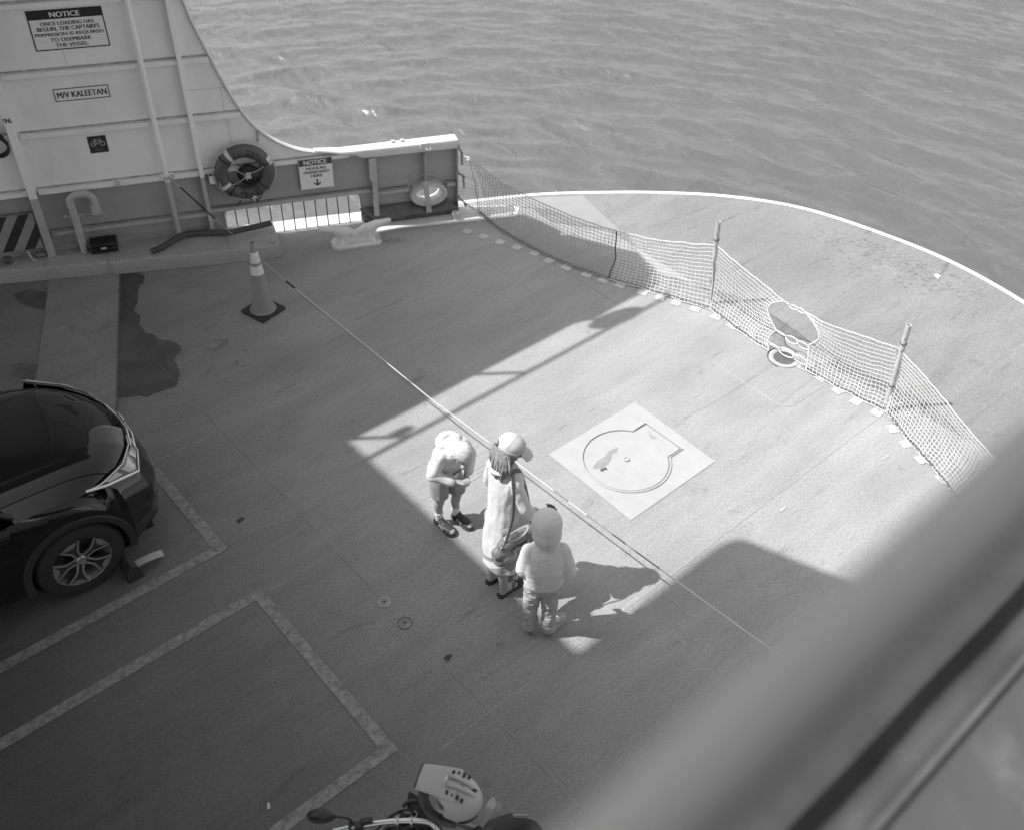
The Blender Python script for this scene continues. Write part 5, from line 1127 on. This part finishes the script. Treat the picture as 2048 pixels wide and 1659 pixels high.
tx = bpy.data.textures.new('drape', 'CLOUDS'); tx.noise_scale = .10; tx.noise_depth = 2; dd = o.modifiers.new('d', 'DISPLACE'); dd.texture = tx; dd.strength = .016; dd.mid_level = .5
for s_, e_, w__ in ((sh_r, el_r, wr_r), (sh_l, el_l, wr_l)):
    m2 = MB().caps(s_+V((0, 0, -.012)), .058, e_, .052).caps(e_, .052, w__, .041); remesh(m2.build('cardigan_sleeve', M_card, wom, ang=180), .011, 5, .016, .08)
MB().tube([b.p(-.045+math.cos(a)*.085, math.sin(a)*.085, 1.385+.02*math.cos(a)) for a in [R(x) for x in range(0, 360, 20)]], (.022, .016), 8, closed=True).build('cardigan_collar', M_card, wom, ang=180)
M_flip = mat('flip_flop_foam', .025, .6); M_insole = mat('flip_flop_top', .12, .6)
for sd_, fx, sw in ((.085, -.03, -.02), (-.09, -.02, .02)):
    d0, d1 = b.p(fx-.075, sd_, 0), b.p(fx+.20, sd_+sw, 0); d = (d1-d0); L = d.length; d.normalize(); q = V((-d.y, d.x, 0)); ol = spline([V((a, c_, 0)) for a, c_ in [(-.02, 0), (.03, .30), (.2, .36), (.45, .33), (.7, .47), (.9, .42), (1.02, .15), (1.02, -.15), (.9, -.42), (.7, -.47), (.45, -.33), (.2, -.36), (.03, -.30)]], 3, True)
    f_ = MB().prism([d0+d*p.x*L+q*p.y*.105+V((0, 0, .001)) for p in ol], (0, 0, .019)).build('flip_flop', M_flip, wom, ang=50, bevel=.004)
    for s2 in (1, -1): MB().tube(spline([d0+d*L*.42+q*.036*s2+V((0, 0, .02)), d0+d*L*.56+q*.030*s2+V((0, 0, .072)), d0+d*L*.74+V((0, 0, .062)), d0+d*L*.80+V((0, 0, .028))], 4), (.008, .004), 6).build('thong_strap', M_flip, f_, ang=180)
# bag on her right hip, strap over the shoulder
bg_ = b.p(-.085, .25, .80); bag = thing('shoulder_bag', 'grey slouchy shoulder bag hanging on the hip of the woman in the cap', 'bag', bg_)
M_bag = fold_mat('grey_bag_cloth', .14, .6, b1=.02, s1=9, zst=.6, var=.3); Q = lambda f_, r_, z: bg_+b.f*f_+b.r*r_+V((0, 0, z))
m2 = MB(); m2.caps(Q(-.13, 0, -.065), .086, Q(.13, 0, -.045), .088); m2.caps(Q(-.12, 0, .05), .056, Q(.13, 0, .06), .056); m2.caps(Q(-.17, 0, -.01), .06, Q(.175, 0, .0), .06); remesh(m2.build('bag_body', M_bag, bag, ang=180), .010, 5, .028, .07)
MB().ell(Q(.0, .0, .095), (.10, .030, .018), b.rot(), 20, 10).build('bag_opening', M_dark, bag, ang=180)
MB().tube([Q(.115*math.cos(a), .036*math.sin(a), .100+.012*math.cos(2*a)) for a in [R(x) for x in range(0, 360, 15)]], .009, 7, closed=True).build('bag_rim', mat('pale_piping', .30, .6), bag, ang=180)
MB().grid([[Q(-.09, .068, .035), Q(.09, .068, .035)], [Q(-.07, .082, -.03), Q(.075, .082, -.03)], [Q(-.03, .080, -.085), Q(.03, .080, -.085)]]).build('front_pleat', mat('pale_bag_panel', .20, .6, var=.1), bag, ang=60)
for f_ in (-.06, .06): MB().tube([Q(f_, .075, .06), Q(f_*.8, .092, -.0), Q(f_*.5, .078, -.10)], .005, 6).build('bag_seam', M_dark, bag, ang=180)
MB().tube([Q(-.15, .03, -.105), Q(0, .035, -.118), Q(.15, .03, -.10)], .010, 6).build('bag_base_trim', M_dark, bag, ang=180)
stp = spline([Q(-.155, .03, .055), b.p(-.12, .235, 1.05), b.p(-.085, .20, 1.25), b.p(-.045, .13, 1.385), b.p(.03, .12, 1.37), b.p(.085, .13, 1.2), b.p(.10, .18, 1.0), Q(.15, .0, .055)], 6)
MB().tube(stp, (.004, .017), 8, up=b.r).build('bag_strap', mat('strap_webbing', .12, .7, var=.1), bag, ang=180)
for f_ in (-.155, .15): MB().torus(Q(f_, .02, .06), b.r, .016, .004, 14, 6).build('strap_ring', M_galv, bag, ang=180)

# ---- child in hood, back to the camera
b = Fig((3.505, 3.315, 0), (.62, .78)); kid = thing('person', 'small child in light hooded sweatshirt with hood up, seen from behind in jeans', 'person', b.o, 'people standing on the deck')
M_hood2 = fold_mat('light_sweatshirt_cloth', .56, b1=.014, s1=8, zst=2.2); M_jean = fold_mat('faded_jeans', .38, b1=.03, s1=13, zst=3.5, var=.25)
m2 = MB(); fl = V((-.055, -.06, 0))
ft = [(-.010, -.095), (-.035, .055)]
for (fx, sd_) in ft: m2.caps(b.p(fx, sd_, .06), .03, b.p(fx+.01, sd_, .30), .045); m2.caps(b.p(fx+.01, sd_, .30), .046, b.p(-.02, sd_*.75, .56), .07)
m2.ell(b.p(-.02, -.01, .60), (.11, .10, .10)); m2.caps(b.p(-.02, -.01, .62), .095, b.p(-.01, -.01, .90), .10); m2.caps(b.p(0, -.01, .98), .04, b.p(.02, -.01, 1.08), .04)
shl, shr = b.p(-.01, -.135, .99), b.p(-.01, .115, .99); ell_, elr = b.p(-.025, -.178, .80), b.p(-.055, .180, .80); wrl, wrr = b.p(.10, -.17, .73), b.p(.09, .15, .73)
for s_, e_, w__, sd_ in ((shl, ell_, wrl, -1), (shr, elr, wrr, 1)): m2.caps(s_, .038, e_, .032); m2.caps(e_, .03, w__, .023); hand(m2, w__, b.f-b.r*sd_*.5, V((0, 0, -1)), .12, .8, sd_)
Rk = b.rot(pitch=R(14)); Tk = head(m2, b.p(.045, -.01, 1.20), Rk, .95); remesh(m2.build('body', M_skin, kid, ang=180), .0065, 3); face(Tk, Rk, .95, kid)
m2 = MB(); m2.ell(Tk(-.018, 0, .035), (.126, .118, .130), Rk, 24, 16); m2.ell(Tk(-.035, 0, -.04), (.108, .114, .12), Rk, 20, 12)
remesh(m2.build('hood', M_hood2, kid, ang=180), .010, 4, .008, .15)
MB().tube([Tk(-.145, 0, .06), Tk(-.147, 0, .0), Tk(-.147, .0, -.06), Tk(-.132, .0, -.12)], .0022, 5).build('hood_seam', mat('seam_thread', .36, .8), kid, ang=180)
MB().tube([Tk(-.143, -.018, .064), Tk(-.145, .018, .064)], .0028, 5).build('hood_seam', MATS['seam_thread'], kid, ang=180)
hh = MB()
for k in range(30): a = R(8+k*1.9); s_ = Tk(.085, -math.sin(a)*.085, .02+math.cos(a)*.105); hh.tube([s_, s_+Rk @ V((.02, random.uniform(-.01, .01), .016)), s_+Rk @ V((.035, random.uniform(-.02, .02), .008))], [.006, .005, .002], 5)
hh.build('fringe', mat('dark_hair', .04, .5, var=.4, vs_=60), kid, ang=180)
m2 = MB(); 
for q_ in (-.05, .03): m2.caps(b.p(-.015, q_, .68), .120, b.p(-.02, q_, .84), .128); m2.caps(b.p(-.02, q_, .84), .128, b.p(-.01, q_, .95), .115)
m2.caps(b.p(-.01, -.105, .985), .070, b.p(-.01, .085, .985), .070)
for s_, e_, w__, sd_ in ((shl, ell_, wrl, -1), (shr, elr, wrr, 1)): m2.caps(s_, .066, e_, .058); m2.caps(e_, .056, w__, .046)
m2.caps(b.p(-.015, -.05, 1.03), .055, b.p(-.015, .03, 1.03), .055)
remesh(m2.build('sweatshirt', M_hood2, kid, ang=180), .010, 6, .012, .13)
for (fx, sd_) in ft:
    m2 = MB(); m2.caps(b.p(-.015, sd_*.82-.005, .58), .080, b.p(fx+.005, sd_, .32), .062); m2.caps(b.p(fx+.005, sd_, .32), .062, b.p(fx-.005, sd_, .11), .056); m2.caps(b.p(fx-.005, sd_, .12), .058, b.p(fx-.01, sd_, .09), .058); remesh(m2.build('jeans_leg', M_jean, kid, ang=180), .009, 3, .030, .055)
M_sn = mat('grey_sneaker', .30, .6, var=.15); M_sns = mat('pale_sneaker_sole', .46, .6)
hL = deck_at(1060, 1262); hR = deck_at(1100, 1264); shoe(kid, hL+V((.010, .015, 0)), hL+V((.125, .155, 0)), .092, M_sn, M_sns, M_sn, .062); shoe(kid, hR+V((0, .012, 0)), hR+V((.205, .045, 0)), .095, M_sn, M_sns, M_sn, .062)
# leaf scraps on the deck
for q, lab in (((480, 1040), 'small dark leaf lying on the deck beside the painted corner'), ((895, 1315), 'dark crumpled scrap lying on the deck below the two round plugs')):
    c = deck_at(*q); pts = [c+V((math.cos(a)*.035*(1+.4*math.cos(3*a)), math.sin(a)*.025, .006+.008*math.sin(2*a))) for a in [R(x) for x in range(0, 360, 30)]]
    t = MB().add([c+V((0, 0, .016))]+pts, [(0, i+1, (i+1) % 12+1) for i in range(12)]).build('leaf', mat('dead_leaf', .05, .7, var=.3), ang=180, loc=c); tag(t, lab, 'leaf')
c = deck_at(538, 1618); tag(MB().tube([c+V((0, 0, .01)), c+V((.02, .04, .01))], [.012, .008], 8).build('cigarette_end', M_white, ang=180, loc=c), 'tiny white cigarette end on the deck inside the lower painted box', 'litter')
# ------------------------------------------------------------------ motorcycle and helmet at the bottom edge
BK = V((1.2, 2.1, 0)); bike = thing('motorcycle', 'motorcycle parked at the bottom edge with silver handlebar and black round mirror', 'motorcycle', BK)
M_alu = mat('silver_bar', .62, .25, .8, var=.05, vs_=10); M_bl = MATS['black_plastic']; M_grey = mat('grey_fairing', .24, .3, coat=.6, var=.05)
D = lambda px, py, z: deck_at(px, py, z)
bar = spline([D(664, 1662, 1.03), D(700, 1654, 1.04), D(745, 1646, 1.055), D(790, 1641, 1.065), D(845, 1641, 1.065), D(868, 1650, 1.05), D(905, 1690, 1.03), D(940, 1730, 1.02)], 6)
MB().tube(bar, .0165, 14).build('handlebar', M_alu, bike, ang=180)
for px in (795, 823):
    c = D(px, 1641, 1.066); MB().torus(c, bar[20]-bar[18], .021, .008, 18, 8).tube([c+V((0, 0, -.01)), c+V((0, 0, -.07))], .012, 8).build('bar_clamp', M_alu, bike, ang=60)
MB().tube([D(610, 1690, 1.02), D(660, 1664, 1.03)], .021, 14).build('grip', M_black, bike, ang=60)
sw = D(712, 1652, 1.075); MB().box(sw, (.085, .05, .055), R(143)).build('switch_box', M_bl, bike, bevel=.010)
MB().box(D(733, 1640, 1.10), (.07, .035, .022), R(150)).build('brake_reservoir', M_bl, bike, bevel=.006)
MB().ell(D(706, 1654, 1.11), (.011, .011, .007), nu=10, nv=6).build('switch_button', M_galv, bike, ang=180)
MB().tube(spline([D(725, 1668, 1.03), D(690, 1674, 1.0), D(655, 1684, .99)], 5), .006, 7).build('lever', M_bl, bike, ang=180)
# mirror
mc = D(642, 1631, 1.22); mx = (D(672, 1631, 1.22)-D(612, 1631, 1.22)).normalized(); mz = V((0, 0, 1)); my = mz.cross(mx).normalized(); mr = Matrix((mx, my, mz)).transposed()
ol = [(-.082, 0), (-.072, .028), (-.04, .042), (.0, .044), (.045, .030), (.082, .008), (.085, -.006), (.05, -.028), (.01, -.040), (-.04, -.036), (-.072, -.022)]
pts = spline([V((a, b_, 0)) for a, b_ in ol], 4, True); rows = []
for s_, h in ((.02, .017), (.5, .015), (.82, .009), (1.0, 0), (1.0, -.008), (.93, -.012), (.02, -.012)): rows.append([mc+mr @ V((p.x*s_, p.y*s_, h)) for p in pts])
MB().grid(rows, closed=True).build('mirror', M_bl, bike, ang=60, recalc=True)
MB().tube(spline([mc+mr @ V((.08, 0, 0)), D(683, 1633, 1.20), D(697, 1636, 1.17), D(704, 1644, 1.12), D(708, 1655, 1.06)], 6), .0065, 9).build('mirror_stalk', M_bl, bike, ang=180)
# cables and instrument bracket
for q in ([(775, 1650, 1.0), (790, 1626, 1.03), (812, 1618, 1.05), (832, 1625, 1.04)], [(752, 1660, .98), (782, 1630, 1.0), (806, 1622, 1.02)], [(838, 1664, 1.0), (826, 1640, 1.03), (818, 1628, 1.05), (800, 1640, 1.02)]): MB().tube(spline([D(*p) for p in q], 5), .0065, 7).build('control_cable', M_black, bike, ang=180)
MB().prism([D(768, 1652, .98), D(806, 1622, 1.0), D(820, 1624, 1.0), D(836, 1650, .98)], (0, 0, -.02)).build('bar_plate', M_grey, bike, bevel=.003)
MB().torus(D(826, 1628, 1.03), (0, .2, 1), .022, .004, 18, 7).build('cable_guide', M_alu, bike, ang=180)
MB().lathe([(.026, -.03), (.028, 0), (.022, .004), (.0001, .004)], D(808, 1633, 1.01), n=18).build('ignition_lock', M_bl, bike)
# dark screen and instruments between bar and helmet
MB().prism([D(812, 1605, 1.0), D(818, 1577, 1.02), D(835, 1590, 1.03), D(862, 1600, 1.0), D(858, 1640, .98), D(832, 1632, .98)], (0, 0, -.06)).build('instrument_cowl', M_bl, bike, bevel=.01)
MB().tube(spline([D(806, 1612, 1.0), D(816, 1602, 1.02), D(838, 1600, 1.02)], 4), .012, 8).build('cowl_edge', M_dark, bike, ang=180)
# front fairing blade, mudguard, wheel
MB().grid([[D(952, 1645, .88), D(966, 1655, .80)], [D(968, 1622, .90), D(980, 1634, .84)], [D(975, 1604, .90), D(992, 1608, .86)], [D(984, 1592, .88), D(990, 1594, .87)]]).build('fairing_blade', M_grey, bike, ang=180)
MB().grid([[D(972, 1640, .80), D(980, 1636, .80)], [D(988, 1612, .82), D(1000, 1620, .80)], [D(994, 1600, .82), D(1003, 1607, .8)]]).build('fairing_wing', M_grey, bike, ang=180)
for n_ in bike.children[-2:]: n_.modifiers.new('t', 'SOLIDIFY').thickness = .01
fd = V((.94, -.33, 0)).normalized(); fl_ = V((.33, .94, 0)).normalized(); fw = V((1.955, 2.06, .315))
w1 = MB().torus(fw, fl_, .26, .055, 48, 12).build('wheel', M_tyre, bike, ang=180); MB().torus(fw, fl_, .205, .018, 40, 8).build('rim', M_alu, w1, ang=180)
for s_ in (-1, 1):
    MB().torus(fw+fl_*.06*s_, fl_, .13, .004, 32, 6, sx=1).build('brake_disc', M_galv, w1, ang=180)
    MB().tube([fw+fl_*.09*s_, V((1.56, 2.20, 1.0))+fl_*.09*s_], [.022, .026], 12).build('fork_leg', M_alu, bike, ang=60)
rows = []
for k in range(15):
    a = R(70+k*6); rows.append([fw+fd*math.cos(a)*.335+V((0, 0, math.sin(a)*.335))+fl_*q*.07-V((0, 0, .02*q*q)) for q in (-1, -.5, 0, .5, 1)])
MB().grid(rows).build('mudguard', M_bl, bike, ang=180); bike.children[-1].modifiers.new('t', 'SOLIDIFY').thickness = .004
MB().tube([fw+fd*math.cos(R(a))*.30+V((0, 0, math.sin(R(a))*.30))+fl_*.06 for a in range(40, 150, 10)], .004, 6).build('wheel_stripe', M_galv, bike, ang=180)
rw = fw-fd*1.42; w2 = MB().torus(rw, fl_, .25, .065, 48, 12).build('wheel', M_tyre, bike, ang=180); MB().torus(rw, fl_, .19, .018, 40, 8).build('rim', M_alu, w2, ang=180)
MB().ell(fw-fd*.62+V((0, 0, .55)), (.26, .13, .15), Matrix((fd, fl_, V((0, 0, 1)))).transposed(), 24, 14).build('fuel_tank', M_bl, bike, ang=180)
MB().ell(fw-fd*1.12+V((0, 0, .50)), (.34, .13, .07), Matrix((fd, fl_, V((0, 0, 1)))).transposed(), 24, 12).build('seat', M_black, bike, ang=180)
MB().ell(fw-fd*.68+V((0, 0, .14)), (.24, .15, .20), Matrix((fd, fl_, V((0, 0, 1)))).transposed(), 20, 12).build('engine', M_dark, bike, ang=180)
MB().tube([V((1.5, 2.22, .85)), fw-fd*.6+V((0, 0, .42)), rw+V((0, 0, .1))], .03, 8).build('frame_tube', M_dark, bike, ang=180)
# helmet resting on the nose of the motorcycle: peak to the left, opening towards the bottom of the photo
hc_ = D(912, 1592, 1.14); hl = thing('helmet', 'matt grey off-road helmet with peak and slotted vents lying on the motorcycle', 'helmet', hc_)
hu = (cU*.62-cF*.62+cR*.30).normalized(); hf = (-cR*.92+cU*.38); hf = (hf-hu*hf.dot(hu)).normalized(); hs_ = hu.cross(hf)
HM = Matrix((hf, hs_, hu)).transposed(); Hh = lambda x, y, z: hc_+HM @ V((x, y, z))
M_hel = mat('helmet_shell', .44, .42, var=.05, vs_=8, coat=.15); M_hel2 = mat('helmet_peak', .38, .45, var=.06, vs_=8)
rows = []
for i in range(15):
    th = R(lerp(2, 118, i/14)); row = []
    for k in range(40):
        a = 2*math.pi*k/40; x, y, z = .150*math.sin(th)*math.cos(a), .118*math.sin(th)*math.sin(a), .125*math.cos(th)
        if math.cos(a) > .2 and th > R(70): z = max(z, .125*math.cos(R(70)))-.0; x *= .97
        row.append(Hh(x, y, z))
    rows.append(row)
sh_ = MB().grid(rows, closed=True).build('shell', M_hel, hl, ang=180); s = sh_.modifiers.new('t', 'SOLIDIFY'); s.thickness = .012
MB().ell(Hh(-.01, 0, -.015), (.128, .10, .09), HM, 24, 14).build('padding', M_black, hl, ang=180)
cb_ = spline([Hh(-.06, -.118, -.06), Hh(.03, -.122, -.085), Hh(.12, -.085, -.105), Hh(.175, 0, -.11), Hh(.12, .085, -.105), Hh(.03, .122, -.085), Hh(-.06, .118, -.06)], 5)
MB().tube(cb_, (.018, .034), 12, up=hf).build('chin_bar', M_dark, hl, ang=180)
MB().tube([p+hu*.0-hs_*.0+(p-hc_).normalized()*.018-hu*.012 for p in cb_], .0045, 6).build('pale_piping', M_hatchp, hl, ang=180)
MB().tube([Hh(.150*math.cos(a)*.9-.02, .118*math.sin(a)*.95, -.058) for a in [R(x) for x in range(70, 291, 10)]], .012, 8).build('neck_roll', M_black, hl, ang=180)
# peak
rows = []
for i in range(8):
    t_ = i/7; rows.append([Hh(.02+t_*.235, (.112-.028*t_)*math.sin(a)/math.sin(R(60)), .112-.045*t_+.03*math.cos(a)-.035*t_*t_) for a in [R(x) for x in range(-60, 61, 12)]])
pk = MB().grid(rows).build('peak', M_hel2, hl, ang=180, recalc=True); s = pk.modifiers.new('t', 'SOLIDIFY'); s.thickness = .006; pk.modifiers.new('s', 'SUBSURF').render_levels = 1
MB().tube([Hh(.255, y, .055+.0*y) for y in (-.08, 0, .08)], .005, 6).build('peak_lip', M_dark, hl, ang=180)
for y0, sg in ((-.068, -1), (.060, 1)):
    for k in range(4): MB().ell(Hh(.075-.032*k, y0+sg*.004*k, .122+.004*k-(.012 if k == 3 else 0)), (.010, .016, .008), HM, 12, 8).build('vent_slot', M_black, hl, ang=180)
for y0 in (-.035, .02): MB().tube(spline([Hh(.10, y0, .137), Hh(.04, y0*.9, .143), Hh(-.03, y0*.8, .138), Hh(-.09, y0*.6, .112)], 4), (.006, .013), 8).build('crown_rib', M_hel2, hl, ang=180)
MB().ell(Hh(-.045, -.02, .118), (.045, .018, .014), HM, 16, 8).build('rear_vent', M_black, hl, ang=180)
MB().ell(Hh(.105, -.01, .128), (.010, .022, .006), HM, 12, 8).build('badge', M_tape, hl, ang=180)
MB().box(Hh(-.05, .118, -.02), (.03, .012, .045), rot=HM).build('buckle', M_galv, hl, bevel=.003)
MB().tube(spline([Hh(.02, -.05, -.12), Hh(-.02, .0, -.15), Hh(.04, .03, -.13)], 4), (.004, .011), 6).build('chin_strap', M_hatchp, hl, ang=180)
# ------------------------------------------------------------------ upper decks (mostly outside the frame): they throw the shade
M_up = mat('upper_deck_paint', .30, .5, var=.1, vs_=5, dirt=.2, ds=3, dv=.2, bump=.001, bs=30)
M_soff = mat('soffit_paint', .35, .6, var=.05)
ud = thing('upper_deck', 'passenger deck with forked side walkways standing over the car deck', 'upper deck', (-3, CLY, 5))
def slab(poly, z0, z1, name, mt=M_soff, parent=ud): return MB().prism([V((x, y, z0)) for x, y in poly], (0, 0, z1-z0)).build(name, mt, parent, ang=None, recalc=True)
off = lambda p, z: (p[0]-.606*z, p[1]+.438*z)
ZB = 5.38
# far walkway: its outline is what draws the shade on the deck
nose = [off(p, ZB) for p in [(6.9, 6.12), (7.55, 6.13), (8.02, 6.12), (8.25, 6.4), (8.33, 6.75), (8.21, 7.0), (7.95, 7.6)]]
outer = [off(p, 5.12) for p in [(7.9, 7.75), (7.87, 8.12), (7.80, 8.40), (7.31, 8.66), (6.74, 8.95), (6.38, 9.11), (6.0, 9.22), (5.7, 9.34), (5.2, 9.58)]]
far = [(-14, 8.55), (3.4, 8.55)]+nose+outer+[(1.2, 12.3), (-14, 12.6)]
slab(far, 5.12, 5.2, 'far_walkway_deck')
cw_ = [(-14, 8.55), (3.4, 8.55)]+nose; cm = MB()
for (x0, y0), (x1, y1) in zip(cw_, cw_[1:]): cm.grid([[V((x0, y0, 5.2)), V((x1, y1, 5.2))], [V((x0, y0, ZB)), V((x1, y1, ZB))]])
o = cm.build('far_walkway_coaming', M_soff, ud, ang=60, recalc=True); sd = o.modifiers.new('t', 'SOLIDIFY'); sd.thickness = .04; sd.offset = 0
rl = MB(); yr = 8.55
rz = (yr-5.86)/.438
rl.tube([V((-12, yr, rz)), V((4.25, yr, rz))], .028, 8)
for xs in (-6, -4.4, -2.8, -1.2, .35, 1.93, 3.5): rl.tube([V((xs, yr, ZB)), V((xs, yr, rz))], .024, 8)
rl.build('far_walkway_rail', M_white, ud, ang=60)
MB().ell((.42, yr+.03, 5.98), (.15, .05, .08)).build('shadow_blob', M_white, ud)  # unseen lump added at the rail to cast a small blob of shade
MB().ell((3.46, yr+.05, 6.05), (.35, .06, .28), nu=14, nv=8).build('shadow_disc', M_white, ud)  # unseen solid added at the rail to block sun between the patches
# deck over the cars and the near side
slab([(-14, .14), (-.65, .14), (-.5, 1.0), (.25, 3.2), (.25, 8.50), (-14, 8.50)], 4.85, 5.05, 'main_deck_slab')  # front edge stretched forward, out of view, to darken the deck below
# wheelhouse above and behind the camera
ZW = 8.4
wh = [off(p, ZW) for p in [(3.58, 12), (3.58, 2.93), (5.38, 2.93), (5.50, 2.90), (5.58, 2.86), (5.80, 2.25), (6.1, 1.5), (6.3, .7), (6.1, -.3), (5.8, -1.0), (5.4, -1.6), (3.58, -1.6), (3.58, -7)]]
slab([(-14, 14)]+[wh[0]]+wh[1:]+[(-14, -6)], ZW-.06, ZW, 'bridge_deck')
slab([(-14, 11), (-3.3, 11), (-3.3, -3), (-14, -3)], ZW+.02, ZW+2.2, 'deckhouse')
# near side wall, mirrored, outside the frame
MB().prism([V((-9+1.0*0+x, 2*CLY-y, 0)) for x, y in ((-3, 13.4), (-3, 13.5), (11.9, 10.9-3.0+.0), (11.8, 10.8-3.0))], (0, 0, 4.9)) if False else None
nw = MB(); m1 = lambda p: V((p.x, 2*CLY-p.y, p.z))
nw.prism([m1(W(a, b, 0)) for a, b in [(-9, -.05), (-9, 4.9)]+ed2[2:]+[(3.09, 1.0), (3.09, -.05)]], m1(W(0, 0, -.012))-m1(W(0, 0, 0)))
tag(nw.build('near_side_wall', M_wup, ang=None, recalc=True, loc=(3, -2.5, 0)), 'opposite ship side wall beyond the right of the frame', 'ship wall')
MB().wbox(-12, -9, 0, 5, -.02, 0).build('aft_wall', M_wup, ud)
# the walkway the camera stands on: floor edge, lip, gutter and the handrail just below the lens
nk = thing('near_walkway', 'grey upper walkway edge with a worn metal lip running along the bottom right corner', 'walkway', (1, .1, 5))
slab([(-6, -2.6), (5, -2.6), (5.4, -1.5), (5.2, -.2), (4.8, .136), (-6, .136)], 4.80, 5.0, 'walkway_floor', mat('walkway_paint', .06, .5, var=.12, vs_=3, dirt=.5, ds=5, dv=.14, bump=.002, bs=25), nk)
MB().obox((-6, .128, 5.0), (10.8, 0, 0), (0, .012, 0), (0, 0, .018)).build('deck_lip', mat('worn_lip', .085, .4, var=.4, vs_=5), nk, bevel=.002)
gp = [(.142, 4.995), (.15, 4.93), (.185, 4.905), (.222, 4.93), (.236, 4.985)]
rows = []
for k in range(80):
    x = -3+k*.1; rows.append([V((x, y+.008*noise.noise(V((x*2.3, y*9, 0))), z+.035*noise.noise(V((x*2.2, y*7, 3))))) for y, z in gp])
MB().grid(rows).build('gutter', mat('gutter_paint', .06, .5, var=.45, vs_=4, bump=.003, bs=9), nk, ang=180)
MB().obox((-6, .240, 4.70), (10.8, 0, 0), (0, .20, 0), (0, 0, .23)).build('dark_fascia', mat('fascia_paint', .04, .6, var=.2), nk)
hr = thing('handrail', 'out of focus grey handrail crossing the lower right corner close to the lens', 'handrail', (1, .0975, 5))
MB().tube([V((-.7, .0975, 6.2)), V((4.5, .0975, 6.2))], .0235, 28).build('rail_pipe', mat('handrail_paint', .082, .35, var=.05), hr, ang=60)
for x in (-.68, 2.9, 4.4): MB().tube([V((x, .0975, 5.0)), V((x, .0975, 6.19))], .02, 14).build('stanchion', MATS['handrail_paint'], hr, ang=60)
